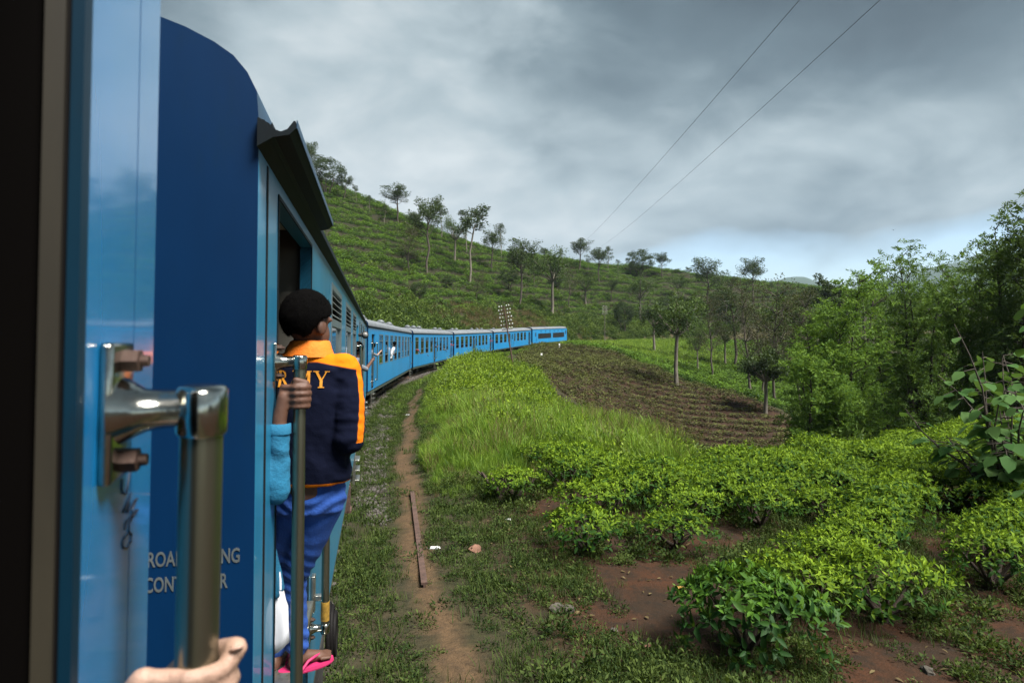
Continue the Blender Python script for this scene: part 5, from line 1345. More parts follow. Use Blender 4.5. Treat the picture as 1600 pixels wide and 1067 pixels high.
# column: photo x of the trunk, base row, top row, crown width in photo pixels, depth (None = where the sight line meets the hill), kind, label
TREES = [
 (481, 300, 221, 34, 165, 'oak', 'small tufted tree highest on the hill, half behind the dark eave of the near carriage'),
 (510, 306, 246, 56, 165, 'round', 'big dense dark tree on the skyline beside the carriage eave'),
 (538, 312, 274, 28, 175, 'oak', 'small round-headed tree on the skyline just right of the big dense one'),
 (557, 318, 287, 16, 180, 'thin', 'slim little skyline tree with an upright narrow head'),
 (577, 332, 304, 14, 185, 'thin', 'wispy tiny skyline tree standing between two gaps'),
 (622, 350, 289, 50, 185, 'oak', 'tufted broad tree standing clear on the skyline above the hill'),
 (667, 428, 303, 54, None, 'oak', 'tall dark tree with spiky head and long bare trunk reaching down the slope'),
 (690, 374, 315, 26, 190, 'thin', 'slender skyline tree close behind the tall spiky-headed one'),
 (711, 412, 336, 46, None, 'pollard', 'bushy mid green tree on the slope left of two thin airy trees'),
 (737, 446, 317, 48, None, 'thin', 'very tall airy tree with long pale trunk down the slope'),
 (728, 392, 326, 30, 190, 'thin', 'thin airy skyline tree with gaps in its head'),
 (768, 425, 359, 32, None, 'oak', 'tree with compact head just below the skyline, trunk straight'),
 (783, 402, 348, 20, 205, 'thin', 'lanky skyline tree with bare trunk and narrow top'),
 (813, 482, 374, 48, None, 'oak', 'tall tree with long thin trunk ending above the third blue carriage'),
 (863, 494, 388, 64, None, 'pollard', 'stout forked tree with wide dull crown above the engine'),
 (850, 415, 386, 30, 215, 'oak', 'pale loose skyline tree left of a gap behind the stout forked tree'),
 (877, 418, 388, 18, 215, 'thin', 'narrow pale skyline tree behind the stout forked tree'),
 (905, 424, 373, 30, 225, 'oak', 'upright leafy skyline tree where the two wires meet the hill'),
 (890, 480, 412, 36, None, 'sparse', 'light thin-leaved tree on the slope right of the stout forked tree'),
 (935, 440, 387, 34, 225, 'oak', 'rounded skyline tree directly below the wires'),
 (951, 424, 384, 18, 235, 'thin', 'thin skyline tree with small head right of the rounded one'),
 (966, 424, 404, 10, 240, 'thin', 'very small sapling alone on the skyline'),
 (1000, 434, 389, 48, 235, 'round', 'spreading grey-green tree on the skyline with a leaning head'),
 (1034, 436, 394, 24, 240, 'oak', 'small dark skyline tree beside the spreading one'),
 (1000, 502, 428, 50, None, 'pollard', 'dull bushy tree with short trunk on the lower slope by the red earth'),
 (1077, 440, 416, 14, 250, 'thin', 'faint small tree far along the skyline'),
 (1108, 492, 403, 52, 205, 'oak', 'broad dark tree breaking the skyline above the red cut'),
 (1177, 480, 402, 38, 200, 'oak', 'tall airy tree breaking the skyline right of the red cut'),
 (1090, 582, 512, 34, None, 'pollard', 'little mop-headed pollard behind the pruned spur'),
 (1133, 572, 500, 38, None, 'pollard', 'mop-headed pollard right of the little one, in the hollow'),
 (1130, 500, 452, 60, 190, 'round', 'low dark leafy tree on the slope below the red cut'),
 (1045, 500, 462, 44, 190, 'round', 'dark spreading bush-like tree on the slope left of the red cut'),
 (795, 452, 420, 36, None, 'round', 'rounded leafy low tree on the mid slope'),
 (640, 430, 352, 44, 128, 'sparse', 'pale thin young tree on the slope behind the first bright carriage'),
 (655, 470, 440, 26, None, 'round', 'low bushy tree just above the scrub behind the first bright carriage'),
 (745, 475, 420, 30, None, 'sparse', 'faint young tree on the lower slope above the second bright carriage'),
 (835, 445, 405, 26, None, 'oak', 'small leafy tree halfway up the slope left of the stout forked tree'),
 (915, 476, 428, 34, None, 'pollard', 'leafy pollard on the mid slope right of the thin-leaved tree'),
 (955, 470, 436, 28, None, 'oak', 'slim dark tree on the mid slope above the upright telegraph pole'),
 (975, 520, 470, 30, None, 'round', 'rounded shrubby tree at the foot of the slope near the upright telegraph pole'),
 (1060, 470, 428, 36, None, 'pollard', 'grey green pollard on the upper slope right of the red earth'),
 (1075, 520, 470, 34, None, 'oak', 'dark tree on the low slope behind the flat-crowned pollard'),
 (1140, 462, 432, 30, 215, 'oak', 'loose dark tree breaking the skyline between two taller ones'),
 (1160, 520, 465, 44, None, 'sparse', 'thin olive tree on the far slope behind the sparse brown trees'),
 (1205, 468, 440, 26, 220, 'thin', 'slim tree on the ridge left of the blue mountain gap'),
 (1228, 474, 446, 30, 215, 'round', 'dark low tree on the ridge end beside the blue mountain gap'),
 (870, 450, 424, 24, None, 'round', 'dark shrubby tree behind the stout forked tree'),
 (920, 425, 402, 16, 230, 'thin', 'small lean skyline tree between the upright and the rounded one'),
 (985, 432, 410, 18, 240, 'oak', 'small skyline tree left of the spreading grey-green one'),
 (1052, 440, 420, 14, 245, 'thin', 'tiny skyline tree right of the small dark one'),
 (600, 350, 318, 14, 190, 'thin', 'spindly small skyline tree left of the tufted broad tree'),
 (648, 372, 330, 26, 188, 'oak', 'leafy skyline tree squeezed behind the spiky-headed tall one'),
 (700, 452, 430, 22, None, 'round', 'small round bush-like tree on the lower slope'),
]
def place_trees():
    for i, (u, vb, vt, wpx, D, kind, lb) in enumerate(TREES):
        hit = ray(u, vb, 60)
        if hit is None:
            t_ = np.linspace(70, 330, 500); D = float(t_[np.argmax((gz((u - 800) / 1000 * t_, t_) - CZ) / t_)]) + 1.5; x = (u - 800) / 1000 * D; hit = np.array([x, D, gz1(x, D)])
        D = hit[1]; ztop = CZ + (533 - vt) / 1000 * D
        H = max(2.5, ztop - hit[2], .8 * (vb - vt) / 1000 * D); Wm = wpx / 1000 * D
        me = variant(kind, i % 4); k = H / 12.0; kw = min(Wm / CW[kind], H / 12.0 * 1.2)
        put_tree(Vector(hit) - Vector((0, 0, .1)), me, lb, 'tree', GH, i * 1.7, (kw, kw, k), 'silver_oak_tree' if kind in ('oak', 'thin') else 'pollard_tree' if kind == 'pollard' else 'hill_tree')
place_trees()
def at(u, D, base=None): 
    x = (u - 800) / 1000 * D
    return Vector((x, D, gz1(x, D) - .1 if base is None else base))
def near_trees():
    def one(u, D, vt, wpx, kind, seed, lm, bk, label, name, base_v=None, dens=1.0, cat='tree'):
        p = at(u, D); H = CZ + (533 - vt) / 1000 * D - p.z
        put_tree(p, make_tree(kind, H, wpx / 1000 * D, seed, M[lm], M[bk], dens), label, cat, None, 0, (1, 1, 1), name)
    one(1057, 76, 452, 80, 'pollard', 3, 'oak_lime', 'bark_pale', 'pollarded tree with a tall pale trunk and flat bushy crown on the pruned slope', 'pollard_tree')
    one(1197, 67, 545, 58, 'pollard', 8, 'oak', 'bark_pale', 'short thick pollard trunk with a dark low crown at the foot of the pruned slope', 'pollard_tree')
    one(1172, 92, 425, 66, 'sparse', 12, 'brown', 'bark', 'tall thin brownish tree with sparse leaves left of the feathery trees', 'sparse_tree', dens=1.3)
    one(1215, 80, 433, 74, 'sparse', 15, 'brown', 'bark', 'tallest sparse brown tree, standing behind the short thick pollard', 'sparse_tree', dens=1.5)
    one(1248, 82, 452, 60, 'sparse', 19, 'brown', 'bark', 'sparse olive tree between the brown one and the bright feathery tree', 'sparse_tree', dens=1.6)
    one(1322, 37, 424, 205, 'feather', 31, 'feather', 'bark_dark', 'bright green feathery tree with dark forked stems behind the tea field', 'feathery_tree', dens=.75)
    one(1440, 41, 386, 190, 'feather', 37, 'feather2', 'bark_dark', 'taller feathery tree with upswept top, right of the bright one', 'feathery_tree', dens=.7)
    one(1278, 34, 545, 120, 'feather', 41, 'feather', 'bark_dark', 'low light green feathery thicket at the left foot of the bright tree', 'feathery_tree', dens=.7)
    one(1395, 50, 440, 130, 'feather', 43, 'feather2', 'bark_dark', 'deep green feathery tree between and behind the two large ones', 'feathery_tree', dens=.8)
    one(1592, 31, 312, 190, 'feather', 53, 'plume', 'bark_dark', 'tall dark plumed tree at the right edge with upswept tips', 'plumed_tree', dens=.75)
    one(1540, 34, 378, 120, 'feather', 59, 'feather2', 'bark_dark', 'lower dark plumed tree just left of the tallest plumed one', 'plumed_tree', dens=.7)
    one(1112, 105, 452, 50, 'sparse', 71, 'brown', 'bark', 'thin olive tree in the hollow right of the little mop-headed pollards', 'sparse_tree', dens=1.4)
    one(1150, 120, 446, 54, 'oak', 72, 'oak', 'bark', 'dark loose tree standing behind the tall thin brownish tree', 'silver_oak_tree')
    one(1022, 130, 470, 46, 'pollard', 73, 'oak', 'bark_pale', 'dull pollard on the bank behind the flat-crowned pollard', 'pollard_tree')
    one(1225, 110, 462, 62, 'round', 74, 'oak_lime', 'bark', 'leafy mid green tree in the hollow behind the sparse olive tree', 'hill_tree')
    one(1192, 95, 480, 50, 'sparse', 75, 'brown', 'bark', 'short sparse tree between the two tall brown ones', 'sparse_tree', dens=1.6)
    one(1290, 85, 470, 70, 'feather', 76, 'feather2', 'bark_dark', 'feathery tree far behind the left side of the bright one', 'feathery_tree', dens=.5)
    one(1480, 62, 425, 130, 'feather', 77, 'feather2', 'bark_dark', 'tall deep green tree behind the gap left of the plumed trees', 'feathery_tree', dens=.6)
    one(1282, 130, 430, 46, 'round', 61, 'oak', 'bark', 'dark round-headed tree on the horizon left of the feathery trees', 'hill_tree')
    one(1302, 128, 440, 44, 'round', 62, 'oak', 'bark', 'dark bushy tree on the horizon touching the bright feathery crown', 'hill_tree')
    one(1352, 120, 424, 60, 'oak', 63, 'oak', 'bark', 'dark tufted tree showing over the bright feathery crown', 'silver_oak_tree')
    one(1262, 150, 452, 40, 'round', 64, 'oak', 'bark', 'small dark tree before the blue mountain gap', 'hill_tree')
near_trees()
# dark undergrowth in the valley under the feathery trees
rv = np.random.default_rng(66)
VS = [source(leafy_clump('valley_clump', 260, 1.0, 1.2, .26, .12, M['scrub'], rv)) for _ in range(3)]
n = 3600; x = rv.uniform(5, 75, n); y = rv.uniform(15, 95, n); s, d, th = track_sd(x, y)
ye = np.interp(x, [p[0] for p in EDGE], [p[1] for p in EDGE])
ok = (y > ye + 3.0 + .12 * x) & ~in_dark(x, y) & (x / y > .30) & (x / y < .95) & ((y < 70) | (x / y > .45)) & (rv.uniform(0, 1, n) < .9) & (x > np.interp(y, [15, 30, 36, 48, 58, 66, 72], [8, 9, 13, 20, 27, 29, 29]))
scatter('undergrowth', np.column_stack([x, y, gz(x, y) - .15])[ok], rz(ok.sum(), rv), rv.uniform(.6, 1.3, ok.sum()), VS, label='dark undergrowth filling the valley behind the tea field')
def broad_shrub():
    r = np.random.default_rng(71); x, y = 8.75, 11.1; z0 = gz1(x, y); mb = MB(); P = []; D = []; T = []
    for j in range(22):
        a = r.uniform(0, 6.28); lp = limb_path((0, 0, -.1), (math.cos(a) * .75, math.sin(a) * .6, 1.1), r.uniform(1.4, 3.0), r, 6, .15, .2); mb.tube(lp, [.035, .03, .025, .02, .014, .01, .005], 6)
        for k in range(20):
            f = r.uniform(.2, 1) * 6; i = min(5, int(f)); p = lp[i] + (lp[i + 1] - lp[i]) * (f - i); b = r.uniform(0, 6.28)
            d = np.array([math.cos(b), math.sin(b), r.uniform(-.35, .25)]); e = p + d * r.uniform(.1, .25); mb.tube([p, e], [.006, .004], 4)
            P.append(e); D.append(d); T.append(r.uniform(0, 1))
    n = len(P); L = r.uniform(.16, .30, n)
    v = leaves(np.array(P), np.array(D) + [0, 0, -.25], np.tile([0, 0, 1.], (n, 1)) + r.normal(size=(n, 3)) * .3, L, L * .85, np.array(T), True, .12, .12)
    root = empty('broad_leaved_shrub', (x, y, z0)); root.scale = (1.05, 1.05, 1.45); tag(root, 'shrub with large broad pale leaves at the right end of the tea field', 'shrub')
    mb.build('stem', M['bark'], root); link('foliage', leafmesh('foliage', [v], M['broad']), root)
broad_shrub()
# ---------------------------------------------------------------- people
M['skin'] = mat('skin_brown', (.085, .037, .021), .62, var=.15, vscale=20)
M['skin_light'] = mat('skin_light', (.32, .20, .145), .55, var=.22, vscale=30, bump=.25, bscale=120)
M['skin_nail'] = mat('nail', (.42, .27, .21), .3)
M['hair'] = mat('black_hair', (.0022, .002, .002), .95, var=.3, vscale=90, bump=.5, bscale=420, spec=.05)
M['jeans'] = mat('blue_denim', (.012, .062, .28), .9, var=.25, vscale=14, bump=.25, bscale=120)
M['navy_cloth'] = mat('navy_fleece', (.006, .008, .022), .95, var=.3, vscale=10, bump=.3, bscale=160)
M['orange_cloth'] = mat('orange_cloth', (.72, .17, .006), .8, var=.1, vscale=12, bump=.25, bscale=120)
M['sky_cloth'] = mat('sky_blue_cloth', (.006, .115, .215), .9, var=.2, vscale=10, bump=.25, bscale=110)
M['white_cloth'] = mat('white_cloth', (.74, .75, .80), .7, var=.06, vscale=14)
M['grey_cloth'] = mat('grey_cloth', (.12, .13, .15), .85, var=.2, vscale=12)
M['red_cloth'] = mat('red_cloth', (.30, .03, .03), .85, var=.2, vscale=12)
M['pink_rubber'] = mat('pink_rubber', (.42, .018, .10), .6)
M['gold_thread'] = mat('gold_print', (.60, .24, .012), .7)
M['eye'] = mat('eye_dark', (.01, .008, .006), .2)

def ring(c, ux, uy, rx, ry, n=20, p=2.3):
    c = Vector(c); o = []
    for k in range(n):
        a = 2 * math.pi * k / n; ca, sa = math.cos(a), math.sin(a)
        o.append(c + ux * rx * math.copysign(abs(ca) ** (2 / p), ca) + uy * ry * math.copysign(abs(sa) ** (2 / p), sa))
    return o
def limb(mb, pts, rad, n=12):
    """tapering limb with round ends through joints"""
    for (p, q), (a, b) in zip(zip(pts, pts[1:]), zip(rad, rad[1:])): mb.capsule(p, q, a, b, n)
def head_parts(mb, c, yaw, k=1.0, pitch=0.0):
    """head volumes; c = centre of the skull; face looks along yaw (0 = +Y, clockwise)"""
    m = Matrix.Rotation(-R(yaw), 3, 'Z') @ Matrix.Rotation(R(pitch), 3, 'X')
    P = lambda x, y, z: Vector(c) + m @ (Vector((x, y, z)) * k)
    mb.ell(P(0, -.012, .015), .074 * k, .094 * k, .098 * k, m)
    mb.ell(P(0, .030, -.045), .060 * k, .066 * k, .074 * k, m)       # jaw and cheeks
    mb.capsule(P(0, .068, -.088), P(0, .056, -.092), .024 * k, .026 * k, 10)   # chin
    mb.capsule(P(0, .070, -.002), P(0, .081, -.030), .009 * k, .012 * k, 8)     # nose
    for s in (-1, 1):
        mb.ell(P(.077 * s, -.004, -.020), .012 * k, .024 * k, .034 * k, m, 10, 8)
        mb.capsule(P(.05 * s, .066, .018), P(.015 * s, .078, .018), .010 * k, .011 * k, 8)
        mb.capsule(P(.016 * s, .082, -.062), P(0, .086, -.060), .008 * k, .010 * k, 8)
    return P, m
def hair_mesh(c, yaw, k, seed, pitch=0.0):
    m = Matrix.Rotation(-R(yaw), 3, 'Z') @ Matrix.Rotation(R(pitch), 3, 'X'); r = np.random.default_rng(seed)
    bm = bmesh.new(); bmesh.ops.create_icosphere(bm, subdivisions=5, radius=1)
    kill = []
    for v in bm.verts:
        u = v.co.normalized(); x, y, z = u
        lim = -.66 + .05 * math.sin(x * 9) if y < .05 else min(.50, -.62 + (y - .05) * 1.9)
        w = float(sstep(.42, .80, abs(x)) * sstep(-.40, -.02, y)); lim = max(lim, lim * (1 - w) + w * (-.02 + .30 * max(0, y)) + .05 * math.sin(x * 23 + z * 11))
        if z < lim: kill.append(v)
        bump = 1 + .012 * math.sin(x * 7 + 2 * y) * math.sin(z * 6 - y * 5) + float(r.normal()) * .0035
        tp = 1 - .22 * max(0, -z - .05) if y < .3 else 1
        v.co = Vector((x * .083 * tp, y * .104 * tp - .013, z * .106 + .018)) * k * bump
    bmesh.ops.delete(bm, geom=kill, context='VERTS')
    bm.normal_update(); bm.verts.ensure_lookup_table()
    src = np.array([v.co[:] for v in bm.verts]); nn = np.array([v.normal[:] for v in bm.verts])
    sel = r.integers(0, len(src), 7000); P = src[sel] + r.normal(size=(7000, 3)) * .003 * k - nn[sel] * .003
    D = nn[sel] * .75 + r.normal(size=(7000, 3)) * .35 + np.array([0, -.15, -.25])
    hv, hf, _ = leaves(P, D, r.normal(size=(7000, 3)), (.019 * k) * r.uniform(.5, 1.2, 7000), .0022 * k, .5)
    ext = bmesh.ops.solidify(bm, geom=bm.faces[:], thickness=-.012 * k)
    vs = [bm.verts.new(q) for q in hv]
    for q in hf: bm.faces.new([vs[i] for i in q])
    for v in bm.verts: v.co = m @ v.co + Vector(c)
    for f in bm.faces: f.smooth = True
    me = bpy.data.meshes.new('hair'); bm.to_mesh(me); bm.free(); me.materials.append(M['hair']); return me
def fist(mb, grip, axis, fing, palm, k=1.0, rb=.0205, thumb_up=True):
    """hand closed round a bar: grip centre, bar axis, fing = direction the fingers cross the near side of the bar, palm = from the bar to the back of the hand"""
    A = Vector(axis).normalized(); Fd = Vector(fing); Fd = (Fd - A * Fd.dot(A)).normalized(); B = A.cross(Fd); Bp = B if B.dot(Vector(palm)) > 0 else -B
    g = Vector(grip)
    lens = (.95, 1.05, 1.0, .85); rr = (.0088, .0092, .0088, .0078)
    knuck = []
    for i in range(4):
        h = A * ((1.5 - i) * .0195 * k)
        R0 = rb + rr[i] * k
        kn = g + h - Fd * (.036 * k) + Bp * (R0 * .95)
        pts = [kn]
        for a in np.linspace(118, 118 - 205 * lens[i], 7):
            pts.append(g + h + Fd * (R0 * 1.02 * math.cos(R(a))) + Bp * (R0 * 1.02 * math.sin(R(a))))
        rad = [rr[i] * 1.12 * k] + [rr[i] * k * (1.08 if q in (1, 4) else .98) for q in range(7)]
        for q in range(len(pts) - 1): mb.capsule(pts[q], pts[q + 1], rad[q], rad[q + 1], 10)
        knuck.append(kn)
    return knuck, A, Fd, Bp, g

def project_letters(polys, bvh, origin, right, up, fwd, off=.0022, material=None, sub=3):
    """flat letter polygons dropped onto a cloth surface along fwd"""
    bm = bmesh.new()
    for p in polys:
        vs = [bm.verts.new((x, y, 0)) for x, y in p]; bm.faces.new(vs)
    bmesh.ops.triangulate(bm, faces=bm.faces[:])
    for _ in range(sub): bmesh.ops.subdivide_edges(bm, edges=[e for e in bm.edges if e.calc_length() > .006], cuts=1)
    bmesh.ops.triangulate(bm, faces=bm.faces[:])
    for v in bm.verts:
        o = origin + right * v.co.x + up * v.co.y - fwd * .4
        h = bvh.ray_cast(o, fwd)
        v.co = (h[0] - fwd * off) if h[0] is not None else (o + fwd * .4)
    me = bpy.data.meshes.new('lettering'); bm.to_mesh(me); bm.free(); me.materials.append(material); return me
def army_letters(h=.062):
    """serif capitals A R M Y as polygons, unit = metres"""
    s = h; T = .16 * s; t = .075 * s; sf = .055 * s
    L = []; x = 0
    def box(a, b, c, d): L.append([(a, b), (c, b), (c, d), (a, d)])
    def serif(cx, y, w): box(cx - w / 2, y, cx + w / 2, y + sf if y < s / 2 else y - sf) if y < s / 2 else box(cx - w / 2, y - sf, cx + w / 2, y)
    def stroke(x0, y0, x1, y1, w): L.append([(x0 - w / 2, y0), (x0 + w / 2, y0), (x1 + w / 2, y1), (x1 - w / 2, y1)])
    # A
    w = .86 * s; stroke(x + .14 * s, 0, x + .44 * s, s, t); stroke(x + .74 * s, 0, x + .44 * s, s, T); box(x + .26 * s, .30 * s, x + .62 * s, .30 * s + t * .8); serif(x + .13 * s, 0, .30 * s); serif(x + .74 * s, 0, .34 * s); x += 1.02 * s
    # R
    box(x + .12 * s, 0, x + .12 * s + T, s); serif(x + .20 * s, 0, .38 * s); box(x, s - sf, x + .2 * s, s)
    arc = [(x + .28 * s + .30 * s * math.cos(a), .74 * s + .26 * s * math.sin(a)) for a in np.linspace(math.pi / 2, -math.pi / 2, 9)]
    arci = [(x + .28 * s + .17 * s * math.cos(a), .74 * s + .20 * s * math.sin(a)) for a in np.linspace(math.pi / 2, -math.pi / 2, 9)]
    for i in range(8): L.append([arc[i], arc[i + 1], arci[i + 1], arci[i]])
    box(x + .2 * s, s - sf, x + .29 * s, s); box(x + .2 * s, .48 * s, x + .29 * s, .48 * s + sf)
    stroke(x + .70 * s, 0, x + .36 * s, .50 * s, T); serif(x + .74 * s, 0, .24 * s); x += .98 * s
    # M
    box(x + .12 * s, 0, x + .12 * s + t, s); serif(x + .15 * s, 0, .30 * s); stroke(x + .56 * s, .0, x + .20 * s, s, T); stroke(x + .56 * s, 0, x + .92 * s, s, t); box(x + .88 * s, 0, x + .88 * s + T, s); serif(x + .96 * s, 0, .38 * s); serif(x + .12 * s, s, .26 * s); serif(x + .98 * s, s, .28 * s); x += 1.24 * s
    # Y
    stroke(x + .44 * s, .42 * s, x + .14 * s, s, T); stroke(x + .44 * s, .42 * s, x + .76 * s, s, t); box(x + .36 * s, 0, x + .36 * s + T, .46 * s); serif(x + .44 * s, 0, .36 * s); serif(x + .14 * s, s, .34 * s); serif(x + .78 * s, s, .28 * s); x += .9 * s
    return L, x

def boy():
    root = empty('person', (-.82, 2.55, ZF)); tag(root, 'boy in navy and orange jacket leaning out of the near carriage door, back to camera', 'person')
    inv = Matrix.Translation(-root.location)
    def part(name, me, material=None):
        me.transform(inv)
        if material is not None: me.materials.clear(); [me.materials.append(q) for q in (material if isinstance(material, list) else [material])]
        return link(name, me, root)
    X, Y, Zv = Vector((1, 0, 0)), Vector((0, 1, 0)), Vector((0, 0, 1))
    hc = (-.790, 2.49, 2.722)
    # body: head, neck, forearms, hands, feet in one skin
    b = MB(); head_parts(b, hc, 29, .97, -4)
    b.capsule((-.80, 2.50, 2.56), (-.792, 2.50, 2.68), .056, .054, 14)
    limb(b, [(-.80, 2.52, 2.58), (-.80, 2.53, 2.30), (-.81, 2.55, 2.06)], [.10, .10, .11])
    limb(b, [(-.66, 2.50, 2.53), (-.635, 2.47, 2.28), (-.72, 2.70, 2.26)], [.045, .036, .026])
    limb(b, [(-.95, 2.54, 2.53), (-1.00, 2.52, 2.28), (-.90, 2.74, 2.28)], [.045, .036, .026])
    for cx, sx in ((-.735, 1), (-.885, -1)):
        b.ell((cx, 2.745, 2.27), .028, .05, .036)
        for i in range(4): limb(b, [(cx + .004 * sx, 2.765 - .004 * i, 2.30 - .02 * i), (cx - .028 * sx, 2.80, 2.30 - .02 * i), (cx - .052 * sx, 2.785, 2.298 - .02 * i)], [.0095, .009, .008], 8)
        limb(b, [(cx - .01 * sx, 2.72, 2.30), (cx - .035 * sx, 2.75, 2.325), (cx - .05 * sx, 2.775, 2.325)], [.012, .0105, .009], 8)
    hipR, kneeR, ankR = (-.760, 2.56, 2.03), (-.905, 2.63, 1.68), (-.890, 2.66, 1.37)
    hipL, kneeL, ankL = (-.885, 2.57, 2.03), (-.985, 2.66, 1.67), (-.985, 2.66, 1.36)
    for h, kn, an, toe in ((hipR, kneeR, ankR, (.075, .055)), (hipL, kneeL, ankL, (.02, .10))):
        limb(b, [h, kn, an], [.08, .05, .034])
        a = Vector(an); tv = Vector((toe[0], toe[1], 0)); sd = Vector((tv.y, -tv.x, 0)).normalized()
        b.ell(a + Vector((0, -.02, -.035)), .032, .036, .034)
        b.capsule(a + Vector((0, 0, -.03)), a + tv * 1.0 + Vector((0, 0, -.048)), .032, .022, 10)
        for i in range(5): b.capsule(a + tv * .95 + sd * (.016 * (i - 2)) + Vector((0, 0, -.05)), a + tv * (1.55 - .07 * abs(i - 1)) + sd * (.0165 * (i - 2)) + Vector((0, 0, -.055)), .0095, .0085, 8)
    part('body', remeshed(b, .0065, 3), M['skin'])
    part('hair', hair_mesh(hc, 29, .965, 4, -4))
        # trousers
    t = MB()
    t.loft([ring((-.815, 2.56, z), X, Y, rx, ry) for z, rx, ry in ((2.20, .135, .10), (2.10, .142, .108), (2.03, .15, .115), (1.98, .14, .11))])
    for h, kn, an in ((hipR, kneeR, ankR), (hipL, kneeL, ankL)):
        h, kn, an = Vector(h), Vector(kn), Vector(an)
        limb(t, [h, h.lerp(kn, .5), kn, kn.lerp(an, .5), an.lerp(kn, .06)], [.096, .082, .058, .050, .046], 16)
    tm = remeshed(t, .0075, 4)
    co = np.array([v.co[:] for v in tm.vertices]); nrm = np.array([v.normal[:] for v in tm.vertices])
    w = np.sin(co[:, 2] * 120 + 5 * np.sin(co[:, 0] * 22) + co[:, 1] * 30) * .0022 * (.4 + 1.2 * np.exp(-((co[:, 2] - 1.70) / .10) ** 2) + 1.4 * np.exp(-((co[:, 2] - 2.02) / .05) ** 2) + 1.5 * np.exp(-((co[:, 2] - 1.42) / .06) ** 2))
    tm.vertices.foreach_set('co', (co + nrm * w[:, None]).astype(np.float32).ravel()); tm.update()
    part('jeans', tm, M['jeans'])
    # jacket
    j = MB()
    rows = [(2.095, -.812, 2.545, .158, .122), (2.13, -.812, 2.545, .172, .130), (2.22, -.81, 2.535, .168, .124), (2.34, -.805, 2.525, .176, .120), (2.46, -.80, 2.52, .186, .116), (2.545, -.80, 2.515, .178, .100), (2.592, -.80, 2.51, .118, .080), (2.615, -.798, 2.508, .070, .068), (2.63, -.798, 2.508, .050, .050)]
    j.loft([ring((x, y, z), X, Y, rx, ry, 28, 2.5) for z, x, y, rx, ry in rows])
    limb(j, [(-.664, 2.51, 2.538), (-.636, 2.485, 2.42), (-.632, 2.475, 2.275), (-.672, 2.60, 2.245), (-.715, 2.70, 2.26)], [.070, .064, .062, .054, .044], 16)
    limb(j, [(-.935, 2.52, 2.538), (-.985, 2.51, 2.42), (-1.0, 2.52, 2.275), (-.94, 2.64, 2.25), (-.90, 2.72, 2.27)], [.070, .064, .062, .054, .044], 16)
    jm = remeshed(j, .007, 7)
    co = np.array([v.co[:] for v in jm.vertices]); nrm = np.array([v.normal[:] for v in jm.vertices])
    x, y, z = co.T
    arm = sstep(-.70, -.66, x)
    w = .012 * fbm(z * 17 + x * 9, y * 12 + x * 8, 4, 3) + .016 * fbm(z * 26 + 4 * y, x * 9 + y * 9, 3, 6) * (.35 + arm) + .010 * fbm(x * 22 + z * 8, z * 12, 3, 8) * np.exp(-((z - 2.2) / .1) ** 2)
    co = co + nrm * w[:, None]; jm.vertices.foreach_set('co', co.astype(np.float32).ravel()); jm.update()
    # orange where the yoke, the sleeve stripe and the hem band are
    yoke = (z - (2.572 - .22 * np.clip(np.abs(x + .80) - .06, 0, 1))) * 60
    stripe = np.where((x > -.655) & (z < 2.56) & (z > 2.26), 1.9 - np.abs(y - np.interp(z, [2.24, 2.30, 2.42, 2.54], [2.450, 2.452, 2.468, 2.495])) * 105, -3)
    hem = (2.108 - z) * 120
    at = jm.attributes.new('dye', 'FLOAT', 'POINT'); at.data.foreach_set('value', np.maximum(np.maximum(yoke, stripe), hem).clip(-3, 3).astype(np.float32))
    mt = bpy.data.materials.new('jacket_cloth'); mt.use_nodes = True; q = NT(mt.node_tree); bs = q.n['Principled BSDF']
    f = q.math('MULTIPLY_ADD', q.new('ShaderNodeAttribute', attribute_name='dye').outputs['Fac'], 3.0, .5, clamp=True)
    tc = q.new('ShaderNodeTexCoord'); n1 = q.noise(tc.outputs['Object'], 14, 5, .6); n2 = q.noise(tc.outputs['Object'], 170, 3, .6)
    c = q.mix(f, q.mix(n1, (.0025, .004, .013), (.006, .008, .022)), q.mix(n1, (.62, .13, .004), (.80, .21, .008)))
    q.l.new(c, bs.inputs['Base Color']); bs.inputs['Roughness'].default_value = .92; bs.inputs['Specular IOR Level'].default_value = .08
    q.l.new(q.new('ShaderNodeBump', ins={'Strength': .3, 'Distance': .004, 'Height': n2}).outputs[0], bs.inputs['Normal'])
    bvh = BVHTree.FromPolygons([Vector(v) for v in co], [tuple(p.vertices) for p in jm.polygons])
    jk = part('jacket', jm, mt)
    polys, wd = army_letters(.063)
    lm = project_letters(polys, bvh, Vector((-.952, 2.5, 2.480)), Vector((1, 0, -.02)), Zv, Y, .003, M['gold_thread']); lm.transform(inv); link('lettering', lm, jk)
    # turned-down collar
    cl = MB()
    cl.loft([ring((-.795, 2.505, 2.590), X, Y, .098, .092, 28), ring((-.793, 2.505, 2.622), X, Y, .084, .084, 28), ring((-.790, 2.507, 2.650), X, Y, .073, .076, 28), ring((-.790, 2.507, 2.654), X, Y, .066, .069, 28), ring((-.793, 2.505, 2.60), X, Y, .06, .06, 28)], False)
    cm = cl.mesh('collar', M['orange_cloth']); cm.transform(inv); link('collar', cm, jk)
    # rubber sandal on the foot in view
    for an, toe in ((ankR, (.075, .055)), (ankL, (.02, .10))):
        a = Vector(an); tv = Vector((toe[0], toe[1], 0)); d = tv.normalized(); sd = Vector((d.y, -d.x, 0)); o = []
        for k in range(24):
            q_ = 2 * math.pi * k / 24; u = math.cos(q_); o.append(a + d * (.035 + .115 * u) + sd * ((.044 + .008 * u) * math.sin(q_)))
        s = MB(); s.loft([[v + Vector((0, 0, -.084)) for v in o], [v + Vector((0, 0, -.079)) + (v - a - d * .035) * .03 for v in o], [v + Vector((0, 0, -.066)) for v in o]], True, False)
